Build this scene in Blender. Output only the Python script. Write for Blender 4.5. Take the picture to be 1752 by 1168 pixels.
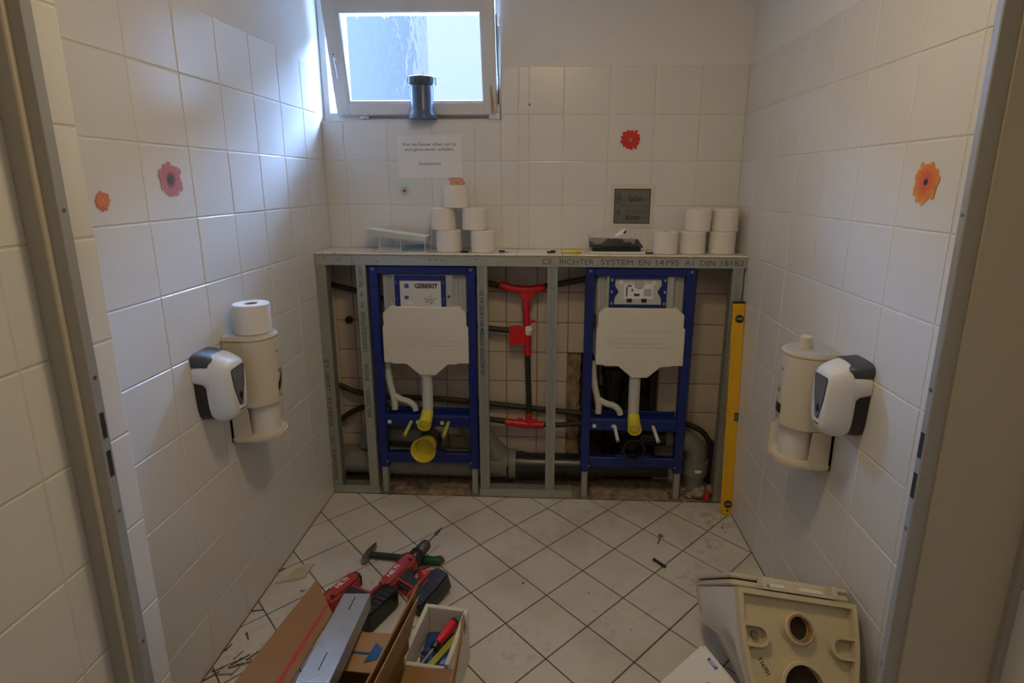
import bpy, bmesh, math, random
from mathutils import Matrix, Vector
for o in list(bpy.data.objects): bpy.data.objects.remove(o)
S = bpy.context.scene
COL = S.collection
R = math.radians
V = Vector

# ------------------------------------------------------------------ camera
def cam_axes(yaw, pitch, roll):
    F = V((math.sin(yaw)*math.cos(pitch), math.cos(yaw)*math.cos(pitch), math.sin(pitch)))
    Rt = V((math.cos(yaw), -math.sin(yaw), 0)); U = Rt.cross(F)
    c, s = math.cos(roll), math.sin(roll)
    return Rt*c+U*s, U*c-Rt*s, F
cr, cu, cf = cam_axes(-0.0423, -0.2299, 0.0033)
cd = bpy.data.cameras.new('camera'); cam = bpy.data.objects.new('camera', cd); COL.objects.link(cam)
cam.matrix_world = Matrix(((cr.x, cu.x, -cf.x, 0), (cr.y, cu.y, -cf.y, 0), (cr.z, cu.z, -cf.z, 1.57), (0, 0, 0, 1)))
cd.sensor_fit = 'HORIZONTAL'; cd.sensor_width = 36.0; cd.lens = 36*948.81/1752
cd.shift_x = (876-900.77)/1752; cd.shift_y = (533.97-584)/1752
cd.clip_start = 0.02
S.camera = cam

# ------------------------------------------------------------------ world, sun, exposure
W = bpy.data.worlds.new('sky'); S.world = W; W.use_nodes = True
bg = W.node_tree.nodes['Background']
bg.inputs[0].default_value = (0.37, 0.585, 1.0, 1); bg.inputs[1].default_value = 440.0
sun_d = bpy.data.lights.new('sun', 'SUN'); sun_d.energy = 0.5; sun_d.angle = R(1); sun_d.color = (1, .97, .92)
sun = bpy.data.objects.new('sun', sun_d); COL.objects.link(sun)
sun.rotation_euler = V((0.25, 0.75, -0.6)).to_track_quat('-Z', 'Y').to_euler()
pd = bpy.data.lights.new('window_portal', 'AREA'); pd.shape = 'RECTANGLE'; pd.size = .95; pd.size_y = .7
pd.cycles.is_portal = True
po = bpy.data.objects.new('window_portal', pd); COL.objects.link(po); po.location = (-.672, 3.23, 2.14)
po.rotation_euler = V((0, -1, 0)).to_track_quat('-Z', 'Y').to_euler()
LAMP_ROOM, LAMP_ANTE = 6.6, 3.0
LAMP_COL = (1.0, .78, .47)
vs = S.view_settings; vs.view_transform = 'Standard'; vs.look = 'None'; vs.gamma = 1; vs.use_curve_mapping = False
vs.exposure = 0.2

# ------------------------------------------------------------------ materials
MATS = {}
def nd(nt, t, **kw):
    n = nt.nodes.new(t)
    for k, v in kw.items():
        if hasattr(n, k): setattr(n, k, v)
        else: n.inputs[k].default_value = v
    return n
def mat(name, col, rough=.5, metal=0.0, var=0.0, vscale=8.0, bump=0.0, bscale=60.0, col2=None, rnd=0.0, coat=0.0, spec=.5, trans=0.0, alpha=1.0, coord='Object'):
    if name in MATS: return MATS[name]
    m = bpy.data.materials.new(name); m.use_nodes = True; nt = m.node_tree; b = nt.nodes['Principled BSDF']
    b.inputs['Base Color'].default_value = (*col, 1); b.inputs['Roughness'].default_value = rough; b.inputs['Metallic'].default_value = metal
    b.inputs['Coat Weight'].default_value = coat; b.inputs['Specular IOR Level'].default_value = spec
    b.inputs['Transmission Weight'].default_value = trans; b.inputs['Alpha'].default_value = alpha
    src = None
    if var > 0 or bump > 0:
        tc = nd(nt, 'ShaderNodeTexCoord')
    if var > 0:
        n = nd(nt, 'ShaderNodeTexNoise'); n.inputs['Scale'].default_value = vscale; n.inputs['Detail'].default_value = 5; n.inputs['Roughness'].default_value = .65
        nt.links.new(tc.outputs[coord], n.inputs['Vector'])
        rp = nd(nt, 'ShaderNodeMapRange'); rp.inputs[1].default_value = .35; rp.inputs[2].default_value = .7
        rp.inputs[3].default_value = 0; rp.inputs[4].default_value = var
        nt.links.new(n.outputs[0], rp.inputs[0])
        mx = nd(nt, 'ShaderNodeMix', data_type='RGBA'); c2 = col2 or tuple(c*.5 for c in col)
        mx.inputs[6].default_value = (*col, 1); mx.inputs[7].default_value = (*c2, 1)
        nt.links.new(rp.outputs[0], mx.inputs[0]); src = mx.outputs[2]
    if rnd > 0:
        oi = nd(nt, 'ShaderNodeObjectInfo'); h = nd(nt, 'ShaderNodeHueSaturation')
        mr = nd(nt, 'ShaderNodeMapRange'); mr.inputs[3].default_value = 1-rnd; mr.inputs[4].default_value = 1+rnd
        nt.links.new(oi.outputs['Random'], mr.inputs[0]); nt.links.new(mr.outputs[0], h.inputs['Value'])
        if src: nt.links.new(src, h.inputs['Color'])
        else: h.inputs['Color'].default_value = (*col, 1)
        src = h.outputs[0]
    if src: nt.links.new(src, b.inputs['Base Color'])
    if bump > 0:
        n = nd(nt, 'ShaderNodeTexNoise'); n.inputs['Scale'].default_value = bscale; n.inputs['Detail'].default_value = 3
        nt.links.new(tc.outputs[coord], n.inputs['Vector'])
        bp = nd(nt, 'ShaderNodeBump'); bp.inputs['Strength'].default_value = bump; bp.inputs['Distance'].default_value = .004
        nt.links.new(n.outputs[0], bp.inputs['Height']); nt.links.new(bp.outputs[0], b.inputs['Normal'])
    MATS[name] = m
    return m
M_tile = mat('glazed_tile', (.74, .728, .695), .22, var=.05, vscale=3, bump=.05, bscale=9, rnd=.015)
M_grout = mat('light_grout', (.70, .67, .60), .8, var=.3, vscale=30)
M_plaster = mat('white_plaster', (.78, .77, .74), .85, bump=.12, bscale=90)
M_oldtile = mat('old_beige_tile', (.60, .52, .44), .35, var=.35, vscale=4, col2=(.42, .34, .27), rnd=.05)
M_oldgrout = mat('old_brown_grout', (.25, .17, .11), .9, var=.4, vscale=30)
M_screed = mat('raw_screed', (.44, .34, .25), .95, var=.9, vscale=22, col2=(.12, .08, .05), bump=.9, bscale=70)
M_rawwall = mat('broken_plaster', (.40, .30, .19), .95, var=.9, vscale=18, col2=(.10, .06, .03), bump=1, bscale=60)
M_dark = mat('dark_brick', (.045, .035, .028), .95, var=.8, vscale=14, col2=(.12, .07, .04), bump=1, bscale=40)  # very dark brown, mottled with a lighter brown
M_galv = mat('galvanised_steel', (.43, .45, .42), .42, .55, var=.25, vscale=25, col2=(.33, .35, .32))
M_galvd = mat('galvanised_steel_inner', (.30, .32, .30), .5, .5, var=.3, vscale=20)
M_blue = mat('blue_powder_coat', (.005, .018, .165), .4, var=.1, vscale=12)
M_white = mat('white_plastic', (.72, .71, .68), .4)
M_foam = mat('white_polystyrene', (.70, .67, .60), .7, bump=.25, bscale=240, var=.08, vscale=20)
M_cist = mat('grey_plastic', (.42, .44, .43), .4)
M_pipe_w = mat('pale_grey_pipe', (.55, .56, .54), .4)
M_yel = mat('yellow_plastic', (.70, .58, .045), .4, var=.15, vscale=10)
M_green = mat('lime_plastic', (.48, .55, .10), .4)
M_black = mat('black_rubber', (.022, .021, .020), .55, var=.3, vscale=30, col2=(.05, .045, .04))
M_blackgl = mat('black_plastic', (.016, .016, .017), .3)
M_red = mat('red_tape', (.62, .012, .014), .35, bump=.6, bscale=45, var=.15, vscale=25)
M_redp = mat('red_plastic', (.38, .035, .018), .42, var=.15, vscale=20)
M_redb = mat('bright_red_plastic', (.70, .01, .012), .35)
M_greyp = mat('grey_drain_pipe', (.20, .20, .185), .5, var=.5, vscale=12, col2=(.11, .10, .085))
M_lvl = mat('yellow_paint', (.78, .43, .012), .38, var=.18, vscale=9, col2=(.5, .27, .01))
M_vial = mat('green_vial', (.20, .24, .09), .15)
M_cream = mat('cream_plastic', (.63, .56, .42), .35)
M_lidgrey = mat('frosted_grey_lid', (.44, .45, .45), .35)
M_paperroll = mat('toilet_paper', (.76, .72, .66), .95, bump=.35, bscale=160)
M_core = mat('cardboard_core', (.28, .18, .11), .9)
M_paper = mat('white_paper', (.78, .78, .78), .8)
M_ink = mat('black_ink', (.03, .03, .04), .7)
M_inkgrey = mat('grey_ink', (.10, .10, .10), .7)
M_inkblue = mat('blue_ink', (.02, .08, .42), .5)
M_signgrey = mat('dark_grey_print', (.16, .155, .145), .6, var=.3, vscale=14)
M_wood = mat('pale_wood', (.42, .31, .17), .8, var=.5, vscale=40)
M_card = mat('corrugated_cardboard', (.31, .155, .048), .85, var=.2, vscale=7, bump=.1, bscale=30)
M_cardin = mat('cardboard_inside', (.42, .235, .10), .85, var=.2, vscale=7)
M_redline = mat('red_print', (.45, .02, .012), .6)
M_arrow = mat('blue_print', (.008, .10, .26), .7)
M_steel = mat('bare_steel', (.35, .34, .32), .35, .9, var=.4, vscale=40, col2=(.2, .18, .15))
M_dsteel = mat('dark_steel', (.12, .11, .10), .45, .7, var=.4, vscale=50)
M_rust = mat('rusty_steel', (.20, .12, .08), .6, .4, var=.6, vscale=60, col2=(.08, .04, .02))
M_dgreen = mat('dark_green_grip', (.01, .09, .05), .45)
M_gun = mat('black_grip', (.03, .03, .03), .6, bump=.3, bscale=200)
M_jamb = mat('grey_beige_jamb_paint', (.40, .38, .335), .42)
M_jambedge = mat('grey_jamb_edge', (.40, .41, .41), .35, .3)
M_panel = mat('beige_laminate_panel', (.55, .49, .385), .45, var=.05, vscale=3)
M_winwhite = mat('window_white_paint', (.74, .74, .74), .4)
M_ceram = mat('sanitary_ceramic', (.70, .69, .66), .12, coat=.3)
M_ceramraw = mat('aged_ceramic_back', (.62, .54, .36), .35, var=.25, vscale=10, col2=(.50, .40, .24))
M_rustst = mat('rust_stain', (.30, .13, .03), .7, var=.8, vscale=30, col2=(.5, .36, .18))
M_stone = mat('rubble_stone', (.40, .31, .22), .95, var=.7, vscale=25, col2=(.2, .14, .09), bump=.8, bscale=60)
M_lampw = mat('lamp_housing', (.8, .8, .8), .5)
M_biscuit = mat('tile_underside', (.60, .53, .40), .9, var=.2, vscale=30)
M_ybox = mat('yellow_green_rubber', (.42, .43, .03), .5)
M_bluebag = mat('blue_plastic_bag', (.012, .045, .20), .3, bump=.6, bscale=30)

# ------------------------------------------------------------------ mesh helpers
def frame(o, u, v):
    u = V(u).normalized(); v = V(v).normalized(); n = u.cross(v)
    return Matrix(((u.x, v.x, n.x, o[0]), (u.y, v.y, n.y, o[1]), (u.z, v.z, n.z, o[2]), (0, 0, 0, 1)))
class MB:
    def __init__(s): s.v = []; s.f = []
    def add(s, vs, fs, M=None):
        k = len(s.v); s.v += [tuple(M @ V(p)) if M else tuple(p) for p in vs]; s.f += [tuple(i+k for i in f) for f in fs]; return s
    def box(s, a, b, M=None):
        (x0, y0, z0), (x1, y1, z1) = a, b
        return s.add([(x0, y0, z0), (x1, y0, z0), (x1, y1, z0), (x0, y1, z0), (x0, y0, z1), (x1, y0, z1), (x1, y1, z1), (x0, y1, z1)],
              [(0, 3, 2, 1), (4, 5, 6, 7), (0, 1, 5, 4), (1, 2, 6, 5), (2, 3, 7, 6), (3, 0, 4, 7)], M)
    def prism(s, poly, z0, z1, M=None):
        n = len(poly); a = sum(poly[i][0]*poly[(i+1) % n][1]-poly[(i+1) % n][0]*poly[i][1] for i in range(n))
        if a < 0: poly = poly[::-1]
        vs = [(p[0], p[1], z0) for p in poly]+[(p[0], p[1], z1) for p in poly]
        fs = [tuple(range(n))[::-1], tuple(range(n, 2*n))]+[(i, (i+1) % n, n+(i+1) % n, n+i) for i in range(n)]
        return s.add(vs, fs, M)
    def slab(s, q, t):                      # any planar quad with a thickness
        q = [V(p) for p in q]; n = (q[1]-q[0]).cross(q[-1]-q[0]).normalized()*t
        k = len(q); vs = [p-n*.5 for p in q]+[p+n*.5 for p in q]
        return s.add(vs, [tuple(range(k))[::-1], tuple(range(k, 2*k))]+[(i, (i+1) % k, k+(i+1) % k, k+i) for i in range(k)])
    def tube(s, pts, r, n=12, caps=True, M=None):
        pts = [V(p) for p in pts]; rs = r if isinstance(r, (list, tuple)) else [r]*len(pts)
        vs = []; fs = []; up = None
        for i, p in enumerate(pts):
            t = (pts[min(i+1, len(pts)-1)]-pts[max(i-1, 0)]).normalized()
            if up is None: up = t.orthogonal().normalized()
            up = (up-t*up.dot(t)).normalized(); w = t.cross(up)
            vs += [p+(up*math.cos(2*math.pi*k/n)+w*math.sin(2*math.pi*k/n))*rs[i] for k in range(n)]
        for i in range(len(pts)-1):
            fs += [(i*n+k, i*n+(k+1) % n, (i+1)*n+(k+1) % n, (i+1)*n+k) for k in range(n)]
        if caps: fs += [tuple(range(n))[::-1], tuple(range((len(pts)-1)*n, len(pts)*n))]
        return s.add(vs, fs, M)
    def lathe(s, prof, n=24, M=None):       # profile of (r, z); closed where r == 0
        vs = []; fs = []
        for r, z in prof: vs += [(r*math.cos(2*math.pi*k/n), r*math.sin(2*math.pi*k/n), z) for k in range(n)]
        for i in range(len(prof)-1): fs += [(i*n+k, i*n+(k+1) % n, (i+1)*n+(k+1) % n, (i+1)*n+k) for k in range(n)]
        return s.add(vs, fs, M)
    def loft(s, rings, caps=True, M=None, closed=True):
        n = len(rings[0]); vs = [p for r in rings for p in r]; fs = []
        for i in range(len(rings)-1):
            fs += [(i*n+k, i*n+(k+1) % n, (i+1)*n+(k+1) % n, (i+1)*n+k) for k in range(n if closed else n-1)]
        if caps: fs += [tuple(range(n))[::-1], tuple(range((len(rings)-1)*n, len(rings)*n))]
        return s.add(vs, fs, M)
    def build(s, name, m, parent=None, smooth=None, bevel=0, seg=1, fix=False):
        me = bpy.data.meshes.new(name); me.from_pydata(s.v, [], s.f)
        if bevel or fix:
            bm = bmesh.new(); bm.from_mesh(me)
            if fix: bmesh.ops.remove_doubles(bm, verts=bm.verts, dist=1e-5); bmesh.ops.recalc_face_normals(bm, faces=bm.faces)
            if bevel:
                ed = [e for e in bm.edges if len(e.link_faces) == 2 and e.calc_face_angle(0) > .5]
                bmesh.ops.bevel(bm, geom=ed, offset=bevel, segments=seg, affect='EDGES', clamp_overlap=True)
            bm.to_mesh(me); bm.free()
        me.materials.append(m)
        if smooth is not None:
            me.polygons.foreach_set('use_smooth', [True]*len(me.polygons)); me.set_sharp_from_angle(angle=R(smooth))
        me.update()
        o = bpy.data.objects.new(name, me); COL.objects.link(o)
        if parent: o.parent = parent
        return o
def tag(o, label, cat, group=None):
    o['label'] = label; o['category'] = cat
    if group: o['group'] = group
    return o
def thing(name, label, cat, loc=(0, 0, 0), M=None, group=None):
    o = bpy.data.objects.new(name, None); COL.objects.link(o); o.empty_display_size = .05
    if M is not None: o.matrix_world = M
    else: o.location = loc
    return tag(o, label, cat, group)
def struct(o): o['kind'] = 'structure'; return o
def catmull(pts, k=6):
    P = [V(p) for p in pts]; P = [P[0]*2-P[1]]+P+[P[-1]*2-P[-2]]; out = []
    for i in range(1, len(P)-2):
        a, b, c, d = P[i-1:i+3]
        for j in range(k):
            t = j/k; out.append(.5*((2*b)+(c-a)*t+(2*a-5*b+4*c-d)*t*t+(3*b-a-3*c+d)*t**3))
    return out+[P[-2]]
def text(parent, body, size, M, m, name='lettering', align='CENTER', bold=0.0, sx=1.0, extrude=.0002, space=1.0, line=1.0):
    cu = bpy.data.curves.new(name, 'FONT'); cu.body = body; cu.size = size; cu.align_x = align; cu.align_y = 'CENTER'
    cu.extrude = extrude; cu.offset = bold; cu.resolution_u = 3; cu.space_character = space; cu.space_line = line
    t = bpy.data.objects.new('tmp', cu); COL.objects.link(t)
    dg = bpy.context.evaluated_depsgraph_get(); dg.update()
    me = bpy.data.meshes.new_from_object(t.evaluated_get(dg)); bpy.data.objects.remove(t)
    me.transform(M @ Matrix.Diagonal((sx, 1, 1, 1))); me.materials.clear(); me.materials.append(m); me.name = name
    o = bpy.data.objects.new(name, me); COL.objects.link(o); o.parent = parent
    return o
random.seed(7)
XL, XR, YB, YF = -1.104, .8975, 2.749, 2.545
T = .2112; Z0 = 1.2483; CZ = 2.62
ZR = [0.0]+[Z0+T*k for k in range(-5, 5)]            # wall tile rows, top 2.093

# ------------------------------------------------------------------ the room shell
TILE = {}
def tile_mesh(du, dv, m, tag_='', edge=.0028):
    key = (round(du, 4), round(dv, 4), tag_)
    if key in TILE: return TILE[key]
    a, b = du/2, dv/2; e = edge; t = .0035
    def ring(i, z): return [(-a+i, -b+i, z), (a-i, -b+i, z), (a-i, b-i, z), (-a+i, b-i, z)]
    vs = ring(0, -t)+ring(0, -.0016)+ring(e*.4, -.0004)+ring(e, 0)
    fs = [(8*0+4*j+k, 4*j+(k+1) % 4, 4*j+4+(k+1) % 4, 4*j+4+k) for j in range(3) for k in range(4)]+[(12, 13, 14, 15)]
    me = bpy.data.meshes.new('tile'); me.from_pydata(vs, [], fs); me.materials.append(m); me.update()
    TILE[key] = me; return me
def tiles(parent, F, us, vs, m=None, j=.0035, skip=None, jit=.0004, tag_=''):
    for a, b in zip(us[:-1], us[1:]):
        for c, d in zip(vs[:-1], vs[1:]):
            if skip and skip((a+b)/2, (c+d)/2): continue
            if b-a < .012 or d-c < .012: continue
            o = bpy.data.objects.new('tile', tile_mesh(b-a-j, d-c-j, m or M_tile, tag_)); COL.objects.link(o); o.parent = parent
            tilt = Matrix.Rotation(random.uniform(-.0018, .0018), 4, 'X') @ Matrix.Rotation(random.uniform(-.0018, .0018), 4, 'Y')
            o.matrix_local = F @ Matrix.Translation(((a+b)/2, (c+d)/2, random.uniform(-jit, jit))) @ tilt
FL = lambda x: frame((x, 0, 0), (0, 1, 0), (0, 0, 1))
FRr = lambda x: frame((x, 0, 0), (0, -1, 0), (0, 0, 1))
FB = lambda y: frame((0, y, 0), (1, 0, 0), (0, 0, 1))
JD = .0021
# left wall of the room
wl = struct(MB().box((XL-.16, 1.085, -.1), (XL-JD, 3.2, CZ)).build('wall_left', M_plaster))
MB().box((XL-.02, 1.086, 0), (XL-JD+.0004, YB, ZR[-1]-.001)).build('grout', M_grout, wl)
yl = [1.0866]+[1.499+T*k for k in range(-1, 6)]+[YB]
tiles(wl, FL(XL), yl, ZR)
# left wall of the anteroom, projecting further in
XA = -.915
wa = struct(MB().box((XA-.36, -1.0, -.1), (XA-JD, 1.0835, CZ)).build('wall_left_front', M_plaster))
MB().box((XA-.02, -.2, 0), (XA-JD+.0004, 1.083, ZR[-1]-.001)).build('grout', M_grout, wa)
tiles(wa, FL(XA), [.0294, .2406, .4518, .663, .874, 1.085], ZR)
# right wall
wr = struct(MB().box((XR+JD, -1.0, -.1), (XR+.16, 3.2, CZ)).build('wall_right', M_plaster))
MB().box((XR+JD-.0004, .02, 0), (XR+.02, YB, ZR[-1]-.001)).build('grout', M_grout, wr)
yr = [-YB]+[-(1.2915+T*k) for k in range(6, -7, -1)]
tiles(wr, FRr(XR), yr, ZR)
# back wall with window opening and a broken recess
WX0, WX1, WZ0, WZ1 = XL, -.239, 1.85, 2.43
HX0, HX1, HZ = .0967, .571, .714
b = MB(); y0, y1 = YB+JD, 3.2
b.box((XL-.01, y0, HZ), (XR+.01, y1, WZ0)); b.box((XL-.01, y0, -.1), (HX0, y1, HZ)); b.box((HX1, y0, -.1), (XR+.01, y1, HZ))
b.box((HX0, y0+.165, -.1), (HX1, y1, HZ)); b.box((WX1, y0, WZ0), (XR+.01, y1, CZ)); b.box((XL-.01, y0, WZ1), (WX1, y1, CZ))
wb = struct(b.build('wall_back', M_plaster))
g = MB().box((XL, y0-.0004, Z0), (XR, y0+.01, WZ0-.001)).box((WX1+.001, y0-.0004, WZ0-.002), (XR, y0+.01, ZR[-1]-.001)).build('grout', M_grout, wb)
g = MB().box((XL, y0-.0004, .0), (HX0, y0+.01, Z0)).box((HX1, y0-.0004, .0), (XR, y0+.01, Z0)).box((HX0, y0-.0004, HZ), (HX1, y0+.01, Z0)).build('old_grout', M_oldgrout, wb)
xb = [XL]+[-.156+T*k for k in range(-4, 1)]+[-.107]+[-.156+T*k for k in range(1, 5)]+[XR]
tiles(wb, FB(YB), [XL]+[-.156+T*k for k in range(-4, 0)]+[WX1], [Z0, Z0+T, Z0+2*T, WZ0])
tiles(wb, FB(YB), [WX1, -.156, -.107, -.156+T, -.156+2*T, -.156+3*T, -.156+4*T, XR], ZR[-5:])
OX = [XL]+[-.0613+.158*k for k in range(-6, 7)]
OX = [x for x in OX if x < XR-.03]+[XR]
OZ = [.0, .078, .237, .396, .555, .714, .873, 1.032, 1.191, 1.245]
tiles(wb, FB(YB), OX, OZ, M_oldtile, .004, lambda u, v: HX0 < u < HX1 and v < HZ, .001, 'old')
# sides of the broken recess
rc = MB()
N = 10
def ragged(x0, x1, z0, z1, y, nx, nz, amp):
    vs = []; fs = []
    for i in range(nx+1):
        for k in range(nz+1):
            vs.append((x0+(x1-x0)*i/nx+(random.uniform(-amp, amp)*.6 if i == nx else 0), y+random.uniform(-amp, amp), z0+(z1-z0)*k/nz))
    for i in range(nx):
        for k in range(nz): fs.append((i*(nz+1)+k, (i+1)*(nz+1)+k, (i+1)*(nz+1)+k+1, i*(nz+1)+k+1))
    return vs, fs
vs_, fs_ = ragged(HX0, .165, .0, HZ, YB+.018, 5, 30, .008); rc.add(vs_, fs_)
rc.box((HX0, YB+.01, 0), (.15, YB+.14, HZ))
rc.build('exposed_plaster', M_rawwall, wb)
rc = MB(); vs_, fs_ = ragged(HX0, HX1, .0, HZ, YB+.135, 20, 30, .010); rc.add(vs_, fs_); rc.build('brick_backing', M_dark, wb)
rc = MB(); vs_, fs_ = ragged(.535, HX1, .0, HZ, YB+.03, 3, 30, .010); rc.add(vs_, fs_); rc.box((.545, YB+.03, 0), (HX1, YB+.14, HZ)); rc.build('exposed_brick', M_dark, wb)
rc = MB(); vs_, fs_ = ragged(.27, .36, .52, HZ, YB+.06, 6, 10, .008); rc.add(vs_, fs_); rc.box((.275, YB+.06, .53), (.355, YB+.13, HZ)); rc.build('mortar_lump', M_rawwall, wb)
# anteroom end, ceiling
struct(MB().box((-1.3, -1.16, -.1), (1.1, -1.0, CZ)).build('wall_front', M_plaster))
struct(MB().box((-1.4, -1.16, CZ), (1.2, 3.2, CZ+.15)).build('ceiling', M_plaster))
struct(MB().box((-1.275, 1.0, -.1), (-1.264, 1.2, CZ)).box((-1.28, .95, -.1), (-1.1, 1.083, CZ)).build('trim_1', M_plaster))
# floor
def floor_mat():
    m = bpy.data.materials.new('floor_tile'); m.use_nodes = True; nt = m.node_tree; bs = nt.nodes['Principled BSDF']; L = nt.links.new
    geo = nd(nt, 'ShaderNodeNewGeometry')
    n1 = nd(nt, 'ShaderNodeTexNoise'); n1.inputs['Scale'].default_value = 3.5; n1.inputs['Detail'].default_value = 6; L(geo.outputs[0], n1.inputs['Vector'])
    mr = nd(nt, 'ShaderNodeMapRange'); mr.inputs[1].default_value = .45; mr.inputs[2].default_value = .8; L(n1.outputs[0], mr.inputs[0])
    mx = nd(nt, 'ShaderNodeMix', data_type='RGBA'); mx.inputs[6].default_value = (.66, .63, .565, 1); mx.inputs[7].default_value = (.52, .47, .39, 1); L(mr.outputs[0], mx.inputs[0])
    src = mx.outputs[2]
    n2 = nd(nt, 'ShaderNodeTexNoise'); n2.inputs['Scale'].default_value = 24; n2.inputs['Detail'].default_value = 8; n2.inputs['Roughness'].default_value = .7; L(geo.outputs[0], n2.inputs['Vector'])
    for (x, y, r, k, thr) in [(.72, 2.22, .12, .85, .52), (.60, 2.0, .10, .8, .5), (.66, 1.94, .06, .9, .42), (.80, 2.43, .13, .6, .45), (-.08, 1.62, .14, .6, .52), (.3, 1.75, .2, .3, .5), (-.72, 1.98, .16, .4, .5), (-.95, 1.5, .25, .4, .5), (.83, 2.33, .1, .5, .5), (.1, 2.52, .6, .3, .5)]:
        d = nd(nt, 'ShaderNodeVectorMath', operation='DISTANCE'); L(geo.outputs[0], d.inputs[0]); d.inputs[1].default_value = (x, y, 0)
        a = nd(nt, 'ShaderNodeMapRange', interpolation_type='SMOOTHSTEP'); a.inputs[1].default_value = r*1.3; a.inputs[2].default_value = r*.2; L(d.outputs['Value'], a.inputs[0])
        t = nd(nt, 'ShaderNodeMapRange'); t.inputs[1].default_value = thr; t.inputs[2].default_value = thr+.18; t.inputs[4].default_value = k; L(n2.outputs[0], t.inputs[0])
        mu = nd(nt, 'ShaderNodeMath', operation='MULTIPLY'); L(a.outputs[0], mu.inputs[0]); L(t.outputs[0], mu.inputs[1])
        q = nd(nt, 'ShaderNodeMix', data_type='RGBA'); q.inputs[7].default_value = (.26, .15, .07, 1); L(src, q.inputs[6]); L(mu.outputs[0], q.inputs[0]); src = q.outputs[2]
    L(src, bs.inputs['Base Color']); bs.inputs['Roughness'].default_value = .32
    bp = nd(nt, 'ShaderNodeBump'); bp.inputs['Strength'].default_value = .08; bp.inputs['Distance'].default_value = .003; L(n2.outputs[0], bp.inputs['Height']); L(bp.outputs[0], bs.inputs['Normal'])
    return m
M_floor = floor_mat()
M_fgrout = mat('dark_floor_grout', (.13, .10, .075), .9, var=.4, vscale=20)
fl = struct(MB().box((-1.4, -1.16, -.12), (1.1, 3.2, -.0022)).build('floor', M_fgrout))
def clip(poly, ax, val, keep):
    out = []
    for i in range(len(poly)):
        p, q = poly[i], poly[(i+1) % len(poly)]
        ip = (p[ax]-val)*keep >= 0; iq = (q[ax]-val)*keep >= 0
        if ip: out.append(p)
        if ip != iq:
            t = (val-p[ax])/(q[ax]-p[ax]); out.append((p[0]+(q[0]-p[0])*t, p[1]+(q[1]-p[1])*t))
    return out
D = .1488; fx, fy = .0033, 2.1589; full = None; ij = .0052
for i in range(-9, 8):
    for j in range(-14, 5):
        if (i+j) % 2 == 0: continue
        cx, cy = fx+i*D, fy+j*D; h = D-ij*.7071
        p = [(cx+h, cy), (cx, cy+h), (cx-h, cy), (cx, cy-h)]
        if cx < -1.3 or cx > 1.1: continue
        xl = XL if cy > 1.0 else XA
        q = p
        for ax, val, k in ((0, xl+.003, 1), (0, XR-.003, -1), (1, 2.543, -1)): q = clip(q, ax, val, k) if q else q
        if len(q) < 3: continue
        ar = abs(sum(q[k][0]*q[(k+1) % len(q)][1]-q[(k+1) % len(q)][0]*q[k][1] for k in range(len(q))))/2
        if ar < 3e-4: continue
        if ar > 2*h*h*.999:
            if full is None:
                o = MB().prism([(h, 0), (0, h), (-h, 0), (0, -h)], -.004, 0).build('tile', M_floor, fl, bevel=.0012); full = o.data
            else: o = bpy.data.objects.new('tile', full); COL.objects.link(o); o.parent = fl
            o.location = (cx, cy, random.uniform(-.0003, .0003))
        else:
            MB().prism(q, -.004, 0).build('tile', M_floor, fl)
# raw screed strip under the frames
sc = MB(); nx, ny = 80, 8; vs_ = []; fs_ = []
for i in range(nx+1):
    for j in range(ny+1):
        e = .006*random.random()+(.004 if j > 2 else 0)
        vs_.append((XL+.002+(XR-XL-.004)*i/nx, 2.546+(YB-2.546)*j/ny+(random.uniform(-.003, .004) if j == 0 else 0), e-.001))
for i in range(nx):
    for j in range(ny): fs_.append((i*(ny+1)+j, (i+1)*(ny+1)+j, (i+1)*(ny+1)+j+1, i*(ny+1)+j+1))
sc.add(vs_, fs_); sc.build('screed_strip', M_screed, fl)

# ------------------------------------------------------------------ lamps of the place
def ceiling_lamp(name, label, loc, energy, r):
    t = thing(name, label, 'lamp', loc)
    MB().lathe([(0, 0), (r+.02, 0), (r+.02, -.03), (r, -.035), (r, -.02), (0, -.02)], 32).build('housing', M_lampw, t, 40)
    m = bpy.data.materials.new('lamp_glow'); m.use_nodes = True; bs = m.node_tree.nodes['Principled BSDF']
    bs.inputs['Emission Color'].default_value = (*LAMP_COL, 1); bs.inputs['Emission Strength'].default_value = 4
    MB().lathe([(0, -.03), (r*.98, -.026), (r*.98, -.024), (0, -.024)], 32).build('diffuser', m, t, 40)
    ld = bpy.data.lights.new('lamp_light', 'AREA'); ld.shape = 'DISK'; ld.size = 2*r; ld.energy = energy; ld.color = LAMP_COL
    lo = bpy.data.objects.new('lamp_light', ld); COL.objects.link(lo); lo.parent = t; lo.location = (0, 0, -.04)
ceiling_lamp('ceiling_lamp', 'round white ceiling lamp above the toilet room', (0.0, 1.15, CZ-.001), LAMP_ROOM, .14)
ceiling_lamp('ceiling_lamp', 'round white ceiling lamp over the anteroom by the door', (0.0, -.25, CZ-.001), LAMP_ANTE, .14)

# ------------------------------------------------------------------ door surround
def jamb(name, label_, parts):
    t = struct(bpy.data.objects.new(name, None)); COL.objects.link(t); return t
dj = struct(MB().prism([(-.914, .932), (-.881, .934), (-.874, .937), (-.853, .9400), (-.853, .9405), (-.914, .9405)], 0, 2.15).build('door_1', M_jamb))
MB().prism([(-.8815, .934), (-.8805, .9295), (-.8775, .928), (-.8745, .9295), (-.8735, .9366)], 0, 2.15).build('rounded_bead', M_panel, dj, 30)
je = MB().box((-.914, .9406, 0), (-.853, .963, 2.15)).build('strike_edge', M_jambedge, dj, bevel=.0015)
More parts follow.
